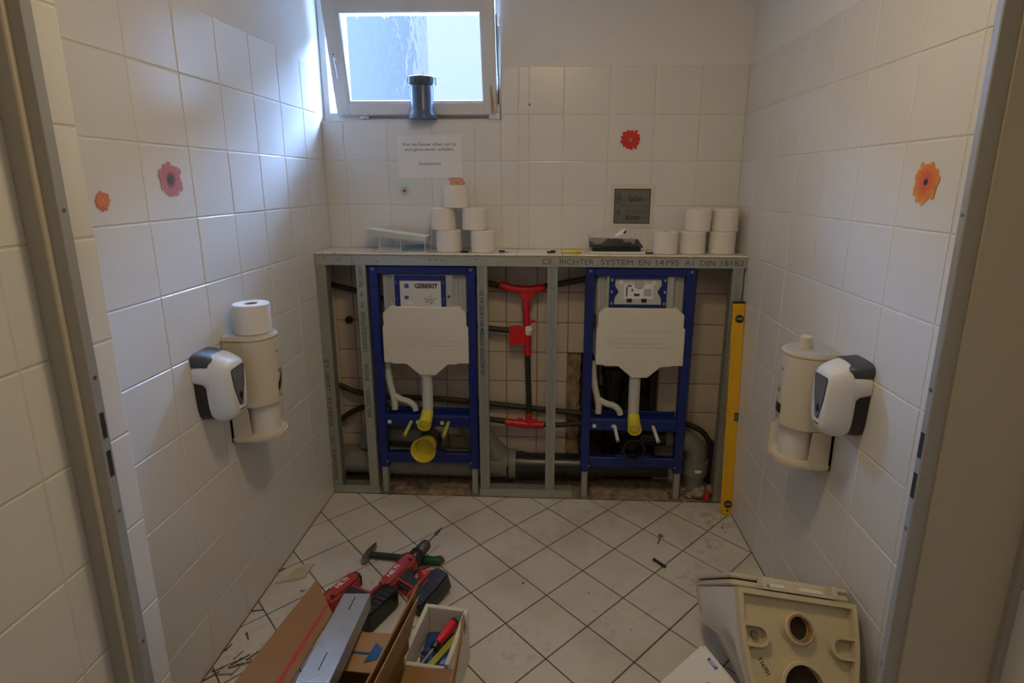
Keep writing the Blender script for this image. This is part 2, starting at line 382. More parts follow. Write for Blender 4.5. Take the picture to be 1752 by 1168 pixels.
# right side: same edge, rebate and a wide flat panel up to the wall
dr = struct(MB().prism([(.6865, .9586), (.6865, .9580), (.7125, .9560), (.7125, .9586)], 0, 2.15).build('door_2', M_jamb))
MB().box((.6856, .9587, 0), (.72, .975, 2.15)).build('strike_edge', M_jambedge, dr, bevel=.0015)
MB().box((.7127, .950, 0), (.8825, .9685, 2.15)).build('panel', M_panel, dr)
MB().box((.8827, .939, 0), (.8965, .9685, 2.15)).build('wall_channel', M_jamb, dr)
struct(MB().box((-.914, .93, 2.15), (.8965, .985, CZ)).build('trim_2', M_panel))
for par, x, sg, yc, zs in ((dj, -.853, 1, .952, ((1.087, 1.139), (1.006, 1.06))), (dr, .6856, -1, .967, ((1.077, 1.127), (.995, 1.046)))):
    for z0, z1 in zs:
        MB().box((x-.0006, yc-.005, z0), (x+.0006, yc+.005, z1)).build('strike_slot', M_black, par)
    for z in (1.52, 1.21, .93, .62): MB().lathe([(0, .001), (.004, .0008), (.004, -.002)], 10, frame((x, yc, z), (0, sg, 0), (0, 0, 1))).build('screw', M_steel, par)

# ------------------------------------------------------------------ window
w1 = bpy.data.objects.new('window_1', None); COL.objects.link(w1); struct(w1)
fy0, fy1 = 2.79, 2.85
fr = MB()
for a, bb in (((XL+.001, fy0, WZ0+.001), (-1.070, fy1, WZ1-.001)), ((-.268, fy0, WZ0+.001), (WX1-.001, fy1, WZ1-.001)), ((-1.070, fy0, WZ0+.001), (-.268, fy1, WZ0+.045)), ((-1.070, fy0, WZ1-.03), (-.268, fy1, WZ1-.001))): fr.box(a, bb)
fr.build('window_frame', M_winwhite, w1, bevel=.003)
MB().box((XL+.001, YB+.001, WZ0+.0005), (WX1-.001, fy0, WZ0+.006)).build('window_sill', M_winwhite, w1)
MS = Matrix.Translation((0, 2.785, 1.886)) @ Matrix.Rotation(R(13), 4, 'X')   # hopper sash tilted into the room
sw0, sw1, sh = -1.030, -.262, .50
sa = MB()
for a, bb in (((sw0, -.022, 0), (sw0+.062, .028, sh)), ((sw1-.055, -.022, 0), (sw1, .028, sh)), ((sw0+.062, -.022, 0), (sw1-.055, .028, .055)), ((sw0+.062, -.022, sh-.06), (sw1-.055, .028, sh))): sa.box(a, bb, MS)
sash = sa.build('sash', M_winwhite, w1, bevel=.004, seg=2)
bead = MB()
for a, bb in (((sw0+.06, -.012, .05), (sw0+.072, .01, sh-.055)), ((sw1-.065, -.012, .05), (sw1-.053, .01, sh-.055)), ((sw0+.07, -.012, .053), (sw1-.063, .01, .063)), ((sw0+.07, -.012, sh-.07), (sw1-.063, .01, sh-.058))): bead.box(a, bb, MS)
bead.build('glazing_bead', M_winwhite, sash, bevel=.002)
mg = bpy.data.materials.new('wavy_glass'); mg.use_nodes = True; nt = mg.node_tree; nt.nodes.remove(nt.nodes['Principled BSDF']); out = nt.nodes['Material Output']
tr = nd(nt, 'ShaderNodeBsdfTransparent'); tr.inputs[0].default_value = (.48, .53, .60, 1)
rf = nd(nt, 'ShaderNodeBsdfRefraction'); rf.inputs['Color'].default_value = (.52, .56, .62, 1); rf.inputs['IOR'].default_value = 1.25; rf.inputs['Roughness'].default_value = .03
gl = nd(nt, 'ShaderNodeBsdfGlossy'); gl.inputs['Roughness'].default_value = .08
tc = nd(nt, 'ShaderNodeTexCoord'); ns = nd(nt, 'ShaderNodeTexNoise'); ns.inputs['Scale'].default_value = 26; ns.inputs['Detail'].default_value = 2
mp = nd(nt, 'ShaderNodeMapping'); mp.inputs['Scale'].default_value = (1.3, 1, .55)
nt.links.new(tc.outputs['Object'], mp.inputs[0]); nt.links.new(mp.outputs[0], ns.inputs['Vector'])
bp = nd(nt, 'ShaderNodeBump'); bp.inputs['Strength'].default_value = .8; bp.inputs['Distance'].default_value = .012; nt.links.new(ns.outputs[0], bp.inputs['Height'])
nt.links.new(bp.outputs[0], rf.inputs['Normal']); nt.links.new(bp.outputs[0], gl.inputs['Normal'])
m1 = nd(nt, 'ShaderNodeMixShader'); m1.inputs[0].default_value = .55; nt.links.new(tr.outputs[0], m1.inputs[1]); nt.links.new(rf.outputs[0], m1.inputs[2])
m2 = nd(nt, 'ShaderNodeMixShader'); m2.inputs[0].default_value = .05; nt.links.new(m1.outputs[0], m2.inputs[1]); nt.links.new(gl.outputs[0], m2.inputs[2]); nt.links.new(m2.outputs[0], out.inputs[0])
pm = MB().add([(sw0+.058, 0, .05), (sw1-.05, 0, .05), (sw1-.05, 0, sh-.055), (sw0+.058, 0, sh-.055)], [(0, 1, 2, 3)], MS)
pm.build('pane', mg, sash)
MH = MS @ Matrix.Translation((sw0+.028, -.022, .245))
MB().prism([(.011*math.cos(a), (.011*math.sin(a))+(.018 if math.sin(a) > 0 else -.018)) for a in [2*math.pi*k/20 for k in range(20)]], 0, .006, MH @ frame((0, 0, 0), (1, 0, 0), (0, 0, 1))).build('handle_rose', M_winwhite, sash, 40)
hd = MB().tube([(0, -.005, 0), (0, -.03, 0)], .008, 12, True, MH).tube([(0, -.03, .006), (.002, -.032, -.03), (.006, -.030, -.082)], [.009, .0085, .006], 10, True, MH)
hd.build('handle', M_winwhite, sash, 50)
for dz in (.02, -.02): MB().lathe([(0, .001), (.0035, .001), (.0035, -.001)], 10, MH @ frame((0, -.0065, dz), (1, 0, 0), (0, 0, 1))).build('screw', M_dsteel, sash)
# fittings of the fixed frame
MB().tube([(-.90, 2.782, 1.872), (-.30, 2.782, 1.872)], .0025, 8).build('bottom_rod', M_steel, w1, 40)
MB().box((-.925, 2.776, 1.864), (-.88, 2.789, 1.880)).box((-.905, 2.77, 1.866), (-.892, 2.78, 1.884)).build('latch', M_winwhite, w1, bevel=.002)
MB().box((-.30, 2.772, 1.860), (-.245, 2.789, 1.895)).box((-.262, 2.772, 1.895), (-.245, 2.789, 1.93)).build('corner_drive', M_winwhite, w1, bevel=.003)
MB().tube([(-.254, 2.782, 1.93), (-.254, 2.782, 2.28)], .003, 8).build('side_rod', M_dsteel, w1, 40)
MB().box((-.263, 2.776, 2.27), (-.246, 2.79, 2.31)).build('side_latch', M_winwhite, w1, bevel=.002)
MB().slab([(-.258, 2.70, 2.30), (-.252, 2.70, 2.30), (-.252, 2.785, 2.05), (-.258, 2.785, 2.05)], .003).build('stay_arm', M_steel, w1)
# what lies outside the window
nb = MB().box((-9, 6.4, -1), (-.9, 6.6, 3.85)).build('house_wall', mat('painted_shade_render', (.0062, .0060, .0058), .9, spec=0)); tag(nb, 'rendered house wall with shade in its dark colour seen through the left half of the window glass', 'building')  # near-black colour puts the wall's shade into the material under the very bright sky
nc = MB().box((-1.26, 6.0, -1), (6, 6.3, 3.72)).build('house_wall', mat('darkened_white_render', (.0098, .0077, .0060), .9, spec=0)); tag(nc, 'less darkened rendered house wall seen through the right half of the window glass', 'building')  # white wall darkened in its colour so the glass does not blow out
yd = MB().box((-12, 3.3, -1.2), (12, 20, -1.0)).build('yard', mat('yard_paving', (.07, .07, .07), .9, spec=0)); struct(yd)

# ------------------------------------------------------------------ ledge over the frames
LZ = 1.2485
lt = thing('ledge', 'white tiled ledge with a chipped front edge on top of the metal stud frame', 'ledge', (-.1, YF, 1.236))
bd = MB(); n = 90; top = []; x0, x1 = -1.003, .9965
vs_ = []
for i in range(n+1):
    x = x0+(x1-x0)*i/n; e = random.uniform(-.006, .003)
    vs_ += [(x, e, .0005), (x, e-random.uniform(0, .003), .0065), (x, .203, .0065), (x, .203, .0005)]
bd.loft([vs_[4*i:4*i+4] for i in range(n+1)])
bd.build('plasterboard', mat('torn_plasterboard', (.50, .41, .29), .95, var=.8, vscale=40, col2=(.28, .20, .12)), lt)
ex = [x0]+[-.056+T*k for k in range(-4, 6)]
ex[-1] = x1
for a, c in zip(ex[:-1], ex[1:]):
    rings = []; m = 10
    for i in range(m+1):
        x = a+.001+(c-a-.002)*i/m; e = random.uniform(-.004, .004)-(.004 if random.random() < .2 else 0)
        rings.append([(x, e-.002, .007), (x, e, .0124), (x, .203, .0124), (x, .203, .007)])
    MB().loft(rings).build('tile', M_tile, lt)

# ------------------------------------------------------------------ metal studs and tracks
def stud(label, x0, x1, z0, z1, yf=YF, ribs=3, depth=.05, dark=None, loc=None):
    """C-profile: front web with ribs, two flanges, lips"""
    t = thing('metal_stud', label, 'metal stud', ((x0+x1)/2, yf, z0), group='drywall profiles of the front frame')
    w = (x1-x0)/2; h = z1-z0; pr = [(-w, 0)]
    if ribs:
        for k in range(ribs):
            c = -w+2*w*(k+1)/(ribs+1); e = w*.10
            pr += [(c-e*2, 0), (c-e, .003), (c+e, .003), (c+e*2, 0)]
    pr += [(w, 0)]
    outer = pr+[(w, depth), (w-.008, depth), (w-.008, depth-.0012), (w-.0012, depth-.0012)]
    inner = [(x*(1-.0012/w), y+.0012) for x, y in pr[::-1]]
    poly = outer+inner+[(-w+.0012, depth-.0012), (-w+.008, depth-.0012), (-w+.008, depth), (-w, depth)]
    nn = len(poly); k = h
    MB().prism(poly, 0, k).build('profile', M_galv, t)
    for zz in (.12, h-.1):
        MB().lathe([(0, .002), (.004, .0015), (.004, 0)], 10, frame((0, 0, zz), (1, 0, 0), (0, 0, 1))).build('rivet', M_steel, t)
    return t
def track(name, label, x0, x1, z0, hf, yf, dep, up=True, cat='metal track'):
    t = thing(name, label, cat, ((x0+x1)/2, yf, z0), group='drywall profiles of the front frame')
    w = (x1-x0)/2; b_ = MB()
    if up:
        b_.box((-w, 0, 0), (w, dep, .0015)); b_.box((-w, 0, .0015), (w, .0015, hf)); b_.box((-w, dep-.0015, .0015), (w, dep, hf))
    else:
        b_.box((-w, 0, hf-.0015), (w, dep, hf)); b_.box((-w, 0, 0), (w, .0015, hf-.0015)); b_.box((-w, dep-.0015, 0), (w, dep, hf-.0015))
    b_.build('profile', M_galv, t); return t
YT = YF-.002
rt = track('metal_track', 'long printed steel track under the ledge across both toilet frames', -.925, .894, 1.191, .0445, YT, .055, False)
def word(parent, w, F, x0, x1, h, m):
    o = text(parent, w, h, Matrix.Identity(4), m, bold=.0)
    xs = [v.co.x for v in o.data.vertices]; a, c = min(xs), max(xs)
    o.data.transform(F @ Matrix.Translation((x0, 0, 0)) @ Matrix.Diagonal(((x1-x0)/(c-a), 1, 1, 1)) @ Matrix.Translation((-a, 0, 0))); return o
for w_, a, c in (('CE', 927, 944), ('RICHTER', 957, 1016), ('SYSTEM', 1028, 1083), ('EN', 1093, 1112), ('14195', 1122, 1161), ('A1', 1171, 1186), ('DIN', 1197, 1222), ('18182', 1232, 1271)):
    word(rt, w_, frame((.0155, -.0006, .0225), (1, 0, 0), (0, 0, 1)), .167+(a-1003)/375.5, .167+(c-1003)/375.5, .036, M_inkgrey)
r2 = track('metal_track', 'short plain steel track under the ledge at the left wall', -1.101, -.927, 1.190, .0455, YT-.001, .055, False)
for t_, xs in ((rt, (-.8, -.55, -.52, -.49, -.33, -.02, .55)), (r2, (-.05, .02))):
    for x in xs: MB().prism([(0, 0), (.008, .002), (.012, .009), (.004, .006)], 0, .0004, frame((x, -.0006, random.uniform(.01, .03)), (1, 0, 0), (0, 0, 1))).build('scuff', M_inkgrey, t_)
sA = stud('ribbed steel stud standing against the white tiled wall left of the frames', -1.101, -1.056, .045, 1.19)
MB().box((.022, .001, 0), (.0238, .05, 1.14)).build('side_lip', M_galvd, sA)
for w_, a, c in (('36x36x0,6', .03, .20), ('N1', .24, .27), ('M2281-15', .33, .48), ('12/80', .52, .61), ('15', .64, .68)):
    word(sA, w_, frame((-.008, -.0012, 0), (0, 0, 1), (-1, 0, 0)), a, c, .026, M_inkgrey)
sB = stud('flat steel stud with dotted print beside the first toilet frame', -.912, -.866, .045, 1.19, ribs=0)
for w_, a, c in (('80/2000', .38, .52), ('8008', .57, .66), ('18800/02/9008', .72, .92), ('N', .945, .965), ('+', .99, 1.02), ('90/2001', 1.04, 1.135)):
    word(sB, w_, frame((0, -.0007, 0), (0, 0, 1), (-1, 0, 0)), a, c, .032, M_inkgrey)
sC = stud('ribbed steel stud with vertical print right of the first toilet frame', -.339, -.293, .045, 1.19)
text(sC, 'CE RICHTER SYSTEM EN 14195 A1 DI', .026, frame((-.002, -.0012, .82), (0, 0, 1), (-1, 0, 0)), M_inkgrey, bold=.0003)
sD = stud('plain ribbed steel stud between the red taped hose and second toilet frame', -.010, .036, .045, 1.19)
sE = stud('ribbed steel stud behind the yellow spirit level', .836, .884, .004, 1.19)
MB().box((-.0262, .001, 0), (-.0245, .05, 1.18)).build('side_lip', M_galvd, sE)
track('metal_track', 'short steel floor track in the left corner', -1.101, -.862, .004, .042, YT, .055)
track('metal_track', 'steel floor track between the two toilet frames', -.343, .125, .004, .042, YT, .055)

# ------------------------------------------------------------------ toilet frames
def toilet_frame(x0, label, second):
    """origin at the left outer bottom edge of the frame, front plane y = 0"""
    t = thing('toilet_carrier', label, 'toilet carrier', (x0, YF+.004, .0), group='installation frames')
    W_ = .506
    for xx in (0, W_-.042):
        u = MB().box((xx, 0, .150), (xx+.042, .045, 1.186)).build('upright', M_blue, t, bevel=.003)
        MB().lathe([(0, .003), (.009, .003), (.009, -.001)], 14, frame((xx+.021, 0, 1.085), (1, 0, 0), (0, 0, 1))).build('hole', M_blackgl, u)
        MB().lathe([(0, .004), (.007, .003), (.008, 0)], 12, frame((xx+.021, 0, 1.172), (1, 0, 0), (0, 0, 1))).build('bolt', M_steel, u)
        ft = MB().box((xx+.006, .006, .008), (xx+.036, .039, .155)).build('foot', M_galv, t, bevel=.002)
        fs = -1 if xx == 0 else 1
        MB().box((xx-.012 if fs > 0 else xx+.002, -.004, .0035), (xx+.042 if fs > 0 else xx+.06, .06, .0085)).build('foot_plate', M_galvd, ft)
        for q in (.004, .048): MB().lathe([(0, .014), (.006, .013), (.006, 0)], 8, Matrix.Translation((xx+(-.005 if fs > 0 else .05), q, .0085))).build('anchor_bolt', M_steel, ft)
        MB().lathe([(0, .003), (.006, .0025), (.006, 0)], 12, frame((xx+(.04 if xx == 0 else .002), 0, .185), (1, 0, 0), (0, 0, 1))).build('bolt', M_steel, u)
    MB().box((.042, .0, 1.150), (W_-.042, .04, 1.186)).build('top_bar', M_blue, t, bevel=.003)
    cb = MB().box((.042, .0, .379), (W_-.042, .012, .433)).box((.042, .0, .433), (W_-.042, .06, .439)).box((.042, .054, .439), (W_-.042, .06, .462)).build('upper_crossbar', M_blue, t, bevel=.002)
    MB().box((.042, .0, .181), (W_-.042, .04, .232)).build('lower_crossbar', M_blue, t, bevel=.003)
    for xx in (.062, .155 if second else .205): MB().lathe([(0, .003), (.010, .003), (.010, 0)], 14, frame((xx, 0, .402), (1, 0, 0), (0, 0, 1))).build('plug', M_white, cb)
    # cistern with access opening
    cs = MB().prism([(.055, .735), (.055, 1.135), (.068, 1.150), (.448, 1.150), (.461, 1.135), (.461, .735)], .03, .13, frame((0, 0, 0), (1, 0, 0), (0, 0, 1)) @ Matrix.Scale(-1, 4, (0, 0, 1))).build('cistern', M_cist, t, 40, bevel=.006, seg=2, fix=True)
    for a, c in ((.060, .075), (.085, .09), (.105, .112), (.418, .424), (.434, .44)): MB().box((a, .024, .98), (c, .031, 1.14)).build('moulded_rib', M_cist, cs, bevel=.002)
    ax0, ax1, az0, az1 = (.121, .362, .990, 1.141) if not second else (.112, .376, 1.003, 1.150)
    op = MB()
    for a, c in (((ax0-.012, .012, az0-.004), (ax0, .03, az1+.006)), ((ax1, .012, az0-.004), (ax1+.035, .03, az1+.006)), ((ax0, .012, az1), (ax1, .03, az1+.006))): op.box(a, c)
    op.build('access_collar', M_cist, cs, bevel=.002)
    if not second:
        pl = MB().box((ax0, .002, az0), (ax1, .02, az1)).build('access_panel', M_blue, t, bevel=.002)
        MB().box((ax0+.026, .0, az0+.002), (ax1-.020, .003, az1-.024)).build('label_plate', mat('silver_label', (.62, .62, .60), .4), pl)
        cx_ = (ax0+ax1)/2+.003
        MB().box((ax0+.048, -.0008, 1.083), (ax0+.068, .0002, 1.103)).build('blue_square', M_inkblue, pl)
        text(pl, 'GEBERIT', .030, frame((cx_+.028, -.0004, 1.0925), (1, 0, 0), (0, 0, 1)), M_ink, bold=.0012, sx=.98)
        MB().box((ax0+.046, -.0006, 1.03), (ax0+.066, .0002, 1.045)).build('printed_tag', M_inkblue, pl)
        MB().prism([(0, 0), (.03, .004), (.034, .016), (.004, .018)], 0, .0012, frame((ax0+.056, 0, 1.003), (1, 0, 0), (0, 0, 1))).build('sticker', M_white, pl)
        dg_ = MB()
        for (a, c, dd, ee) in ((.150, 1.012, .185, 1.036),): dg_.box((ax0+a, -.0005, c), (ax0+dd, .0002, ee))
        dg_.build('diagram_plate', M_cist, pl)
        for (a, c) in ((.146, 1.015), (.190, 1.030), (.166, 1.042), (.168, 1.006), (.140, 1.028)):
            MB().prism([(0, 0), (.007, .002), (.004, .008)], 0, .0008, frame((ax0+a, 0, c), (1, 0, 0), (0, 0, 1))).build('diagram_mark', M_ink, pl)
        MB().box((ax1+.008, .0105, 1.034), (ax1+.021, .013, 1.047)).build('blue_button', M_inkblue, pl)
        for xx in (ax0+.008, ax1-.008):
            for zz in (1.03, 1.11): MB().box((xx-.0015, -.0005, zz-.008), (xx+.0015, .003, zz+.008)).build('clip', M_steel, pl)
    else:
        pl = MB(); c0, c1 = (ax0+ax1)/2, (az0+az1)/2; hw, hh = (ax1-ax0)/2, (az1-az0)/2
        fr_ = MB()
        fr_.box((ax0, .002, az1-.014), (ax1, .02, az1)).box((ax0, .002, az0), (ax1, .02, az0+.012))
        FF = frame((c0, .002, c1), (1, 0, 0), (0, 0, 1)) @ Matrix.Scale(-1, 4, (0, 0, 1))
        for sg in (-1, 1):
            fr_.prism([(sg*hw, -hh+.012), (sg*(hw-.022), -hh+.012), (sg*(hw-.024), -hh+.045), (sg*(hw-.042), 0), (sg*(hw-.024), hh-.045), (sg*(hw-.026), hh-.014), (sg*hw, hh-.014)], 0, .018, FF)
        fr = fr_.build('access_frame', M_blue, t, fix=True)
        for sg in (-1, 1):
            for zz in (-.055, 0, .055): MB().prism([(sg*(hw-.010)-.004, zz-.003), (sg*(hw-.010), zz-.009), (sg*(hw-.010)+.004, zz-.003), (sg*(hw-.010)+.004, zz+.005), (sg*(hw-.010)-.004, zz+.005)], 0, .002, frame((c0, .002, c1), (1, 0, 0), (0, 0, 1))).build('slot', M_cist, fr)
        pv = MB().box((ax0+.02, .011, az0+.008), (ax1-.02, .02, az1-.010)).build('protective_cover', M_pipe_w, t, bevel=.002)
        MB().box((c0-.065, .0095, c1-.035), (c0+.07, .0115, c1+.035)).build('instruction_sheet', M_paper, pv)
        MB().lathe([(0, .006), (.018, .005), (.022, 0)], 20, frame((c0+.005, .0095, c1+.033), (1, 0, 0), (0, 0, 1))).build('grey_disc', M_cist, pv)
        for xx in (-.038, .030): MB().box((c0+xx-.012, .0085, c1-.052), (c0+xx+.012, .0112, c1-.034)).build('clip', M_blackgl, pv)
        for xx in (-.080, .072): MB().box((c0+xx-.009, .007, c1+.030), (c0+xx+.009, .0112, c1+.052)).build('tab', M_white, pv, bevel=.001)
        for (a, c, dd, ee, mm) in ((-.055, -.025, -.048, .02, M_inkgrey), (-.018, -.022, .008, -.010, M_ink), (-.030, .0, -.022, .012, M_inkgrey), (.028, -.022, .063, .012, mat('pale_blue_print', (.40, .44, .52), .6)), (-.05, .022, -.03, .03, M_inkblue)):
            MB().box((c0+a, .0088, c1+c), (c0+dd, .0096, c1+ee)).build('printed_mark', mm, pv)
    # polystyrene shell
    so = .0 if not second else .006
    P = [(.054, .714), (.054, .897), (.060, .899), (.060, .962), (.094, .993), (.428, .993), (.460, .962), (.460, .899), (.468, .897), (.468, .714), (.418, .714), (.408, .708), (.366, .708), (.303, .652), (.228, .652), (.163, .708), (.098, .708), (.090, .714)]
    P = [(a+so*.5, c+so) for a, c in P]
    sh_ = MB().prism(P, .0, .05, frame((0, -.0, 0), (1, 0, 0), (0, 0, 1)) @ Matrix.Translation((0, 0, -.042))).build('polystyrene_shell', M_foam, t, bevel=.003, fix=True)
    yv = -.0102
    for zz in (.885, .826, .805): MB().box((.11, yv, zz+so), (.41, yv+.003, zz+so+.0022)).build('moulded_line', M_foam, sh_)
    for zz in (.856, .836, .815):
        for a, c in ((.11, .145), (.385, .42)): MB().box((a, yv, zz+so), (c, yv+.003, zz+so+.002)).build('moulded_line', M_foam, sh_)
    text(sh_, 'GEBERIT', .048, frame((.262, -.0085, .838+so), (1, 0, 0), (0, 0, 1)), M_foam, 'embossed_lettering', bold=.001, sx=1.15, extrude=.0022)
    for xx in (.048, .464): MB().box((xx-.006, .004, .895), (xx+.006, .03, .965)).build('side_bracket', M_blackgl, t)
    # flush pipe and elbow
    px_ = .256+(-.004 if not second else -.002)
    MB().tube([(px_, .03, .66), (px_, .03, .55), (px_, .025, .47), (px_, .012, .43)], [.0275, .0275, .027, .026], 20).build('flush_pipe', M_pipe_w, t, 50)
    cap_axis = frame((px_+(.0 if not second else .006), .01, .432), (1, 0, 0), V((0, .45, .9)))
    cp = MB().tube([(px_, .016, .452), (px_-.001, -.012, .428), (px_-.003, -.056, .412)], [.030, .031, .034], 20).build('flush_cap', M_yel, t, 50)
    cdir = V((-.002, -.044, -.013)).normalized(); cpos = V((px_-.003, -.056, .412))
    MB().lathe([(0, .006), (.012, .006), (.014, .001), (.025, -.004), (.028, .005), (.034, .005), (.034, 0)], 20, frame(cpos, cdir.orthogonal(), cdir.cross(cdir.orthogonal()))).build('cap_face', M_yel, cp, 40)
    # drain connection
    dxx = .252 if not second else .256; dz = .285
    if not second:
        MB().lathe([(.048, 0), (.050, .04), (.060, .085), (.062, .088), (.059, .088), (.048, .05), (.045, .02), (0, .02)], 28, frame((dxx-.004, -.005, dz), (1, 0, 0), V((0, .12, 1)))).build('drain_cap', M_yel, t, 40)
        MB().tube([(dxx, .0, dz), (dxx, .07, dz), (dxx, .10, dz-.03)], .052, 24).build('drain_bend', M_blackgl, t, 50)
        MB().lathe([(0, .004), (.010, .004), (.011, 0)], 12, frame((.327, 0, .40), (1, 0, 0), (0, 0, 1))).build('yellow_plug', M_yel, cb)
    else:
        MB().lathe([(.050, -.10), (.050, .0), (.054, .01), (.054, .03), (.046, .03), (.044, .0), (.044, -.10)], 28, frame((dxx, -.005, dz+.005), (1, 0, 0), V((0, .12, 1)))).build('drain_bend', M_blackgl, t, 40)
        MB().lathe([(0, -.10), (.046, -.10)], 24, frame((dxx, -.005, dz+.005), (1, 0, 0), V((0, .12, 1)))).build('drain_bottom', M_greyp, t)
    MB().box((dxx-.085, .002, .225), (dxx+.085, .03, .246)).build('drain_bracket', M_blue, t, bevel=.002)
    for sg in (-1, 1):
        p0 = V((dxx+sg*.094+(.012 if not second else -.0), .012, .403)); p1 = p0+V((0, -.145, -.012))
        rod = MB().tube([p0, p1], .0085, 12).build('threaded_rod', M_green if not second else M_white, t, 50)
        MB().lathe([(0, .001), (.004, .001), (.004, -.001)], 10, frame(p1+V((0, -.0005, 0)), (1, 0, 0), (0, 0, 1))).build('rod_tip', M_black, rod)
    # empty conduit, splitting in two
    ex_ = .052
    cdt = MB().tube(catmull([(ex_, .05, .72), (ex_+.004, .045, .62), (ex_+.018, .04, .555), (ex_+.030, .035, .50), (ex_+.03, .035, .455)], 5), .0165, 14)
    cdt.tube(catmull([(ex_+.026, .038, .53), (ex_+.065, .035, .508), (ex_+.105, .032, .497), (ex_+.130, .03, .475), (ex_+.138, .03, .452)], 5), .0155, 14)
    cdt.tube([(ex_+.003, .045, .63), (ex_+.006, .044, .605)], .019, 14)
    cdt.build('empty_conduit', M_pipe_w, t, 60)
    return t
f1 = toilet_frame(-.854, 'blue toilet frame with lettered label panel and yellow drain cap', False)
f2 = toilet_frame(.167, 'blue toilet frame with open black drain near the yellow spirit level', True)

# ------------------------------------------------------------------ hoses, tape and drains in the niche
def hose(label, pts, r=.0135, m=None, k=6, group='black insulated hoses in the niche'):
    return tag(MB().tube(catmull(pts, k), r, 14).build('hose', m or M_black, None, 60), label, 'hose', group)
YH = 2.70
hose('black hose entering high beside the ribbed stud at the left wall', [(-1.10, YH, 1.070), (-1.0, YH, 1.045), (-.90, YH, 1.02), (-.8, YH+.02, .98)])
hose('uppermost black hose running into red tape from the left', [(-.42, YH, 1.10), (-.30, YH-.005, 1.083), (-.21, YH-.01, 1.062)], .0155)
hose('black hose climbing from the red tape to the second toilet frame', [(-.04, YH-.01, 1.070), (.05, YH, 1.084), (.19, YH, 1.113), (.3, YH+.02, 1.13)], .0145)
hose('short black hose entering the square red tape patch', [(-.42, YH, .87), (-.30, YH, .851), (-.18, YH-.005, .842)], .015)
hose('vertical black hose between the upper and lower red tape', [(-.108, YH-.012, .74), (-.104, YH-.012, .6), (-.1, YH-.012, .48), (-.1, YH-.014, .37)], .0145)
hose('upper of the two long black hoses crossing low behind the frames', [(-1.10, YH+.01, .530), (-1.0, YH+.01, .49), (-.85, YH+.02, .465), (-.6, YH+.02, .46), (-.31, YH+.022, .437), (-.1, YH+.026, .415), (.17, YH+.024, .390), (.3, YH+.024, .375)], .014)
hose('lower black hose bending up from the left stud', [(-1.10, YH, .340), (-1.04, YH, .382), (-.96, YH, .415), (-.84, YH-.02, .43)], .0145)
hose('lower black hose entering the lowest red tape from the left', [(-.5, YH-.01, .38), (-.31, YH-.01, .363), (-.2, YH-.012, .350)], .0145)
hose('lower black hose leaving the lowest red tape to the right', [(-.03, YH-.012, .339), (.07, YH-.012, .340), (.18, YH-.012, .352), (.3, YH-.012, .345)], .013)
hose('black hose arching over the grey drain bend at the right', [(.62, YH, .375), (.70, YH-.03, .372), (.79, YH-.045, .332), (.836, YH-.04, .25), (.838, YH-.035, .15), (.835, YH-.035, .05), (.836, YH-.035, .016)], .0145)
hose('short black hose branch running into the right stud', [(.845, YH-.012, .262), (.86, YH, .242), (.89, YH+.01, .235)], .016)
def tape_tube(label, segs, flags=()):
    o = V(segs[0][0][0]); t = thing('red_tape', label, 'tape', o, group='red taped hose joints')
    for pts, rr in segs:
        P = catmull(pts, 5); rs = [rr*(1+random.uniform(-.09, .09)) for _ in P]
        MB().tube([p-o for p in P], rs, 14).build('wrap', M_red, t, 40)
    for q in flags: MB().slab([V(p)-o for p in q], .002).build('loose_flap', M_red, t)
    return t
YT2 = YH-.012
tape_tube('red tape on the topmost T joint of the hoses', [([(-.245, YT2, 1.080), (-.19, YT2, 1.062), (-.12, YT2, 1.055), (-.05, YT2, 1.062), (-.022, YT2, 1.068)], .0205), ([(-.118, YT2, 1.05), (-.116, YT2, .98), (-.112, YT2, .90), (-.11, YT2, .865)], .0185)], [[(-.155, YT2-.012, 1.05), (-.065, YT2-.012, 1.05), (-.095, YT2-.016, 1.00), (-.12, YT2-.016, 1.00)], [(-.092, YT2-.004, .905), (-.07, YT2, .90), (-.068, YT2, .89), (-.09, YT2-.004, .882)]])
tape_tube('red tape patch with a square flap in the middle of the hose', [([(-.20, YT2, .845), (-.15, YT2, .85), (-.12, YT2, .845)], .021), ([(-.112, YT2, .835), (-.108, YT2, .78), (-.106, YT2, .72)], .018)], [[(-.198, YT2-.018, .868), (-.118, YT2-.02, .872), (-.118, YT2-.022, .778), (-.196, YT2-.02, .775)]])
tag(MB().tube([(-.106, YT2-.004, .872), (-.102, YT2-.006, .85), (-.103, YT2-.004, .828)], [.017, .023, .018], 9).build('plaster_wad', M_paper, None, 30), 'crumpled white wad between the red taped sections of hose', 'wad')
tape_tube('red tape on the lowest T joint of the hoses', [([(-.222, YT2, .350), (-.16, YT2, .343), (-.1, YT2, .338), (-.022, YT2, .338)], .020), ([(-.102, YT2, .405), (-.1, YT2, .37), (-.1, YT2, .34)], .0175)], [[(-.18, YT2-.01, .36), (-.15, YT2-.01, .38), (-.13, YT2-.01, .375), (-.12, YT2-.01, .355)], [(-.09, YT2-.012, .378), (-.05, YT2-.012, .374), (-.06, YT2-.014, .35), (-.09, YT2-.014, .345)]])
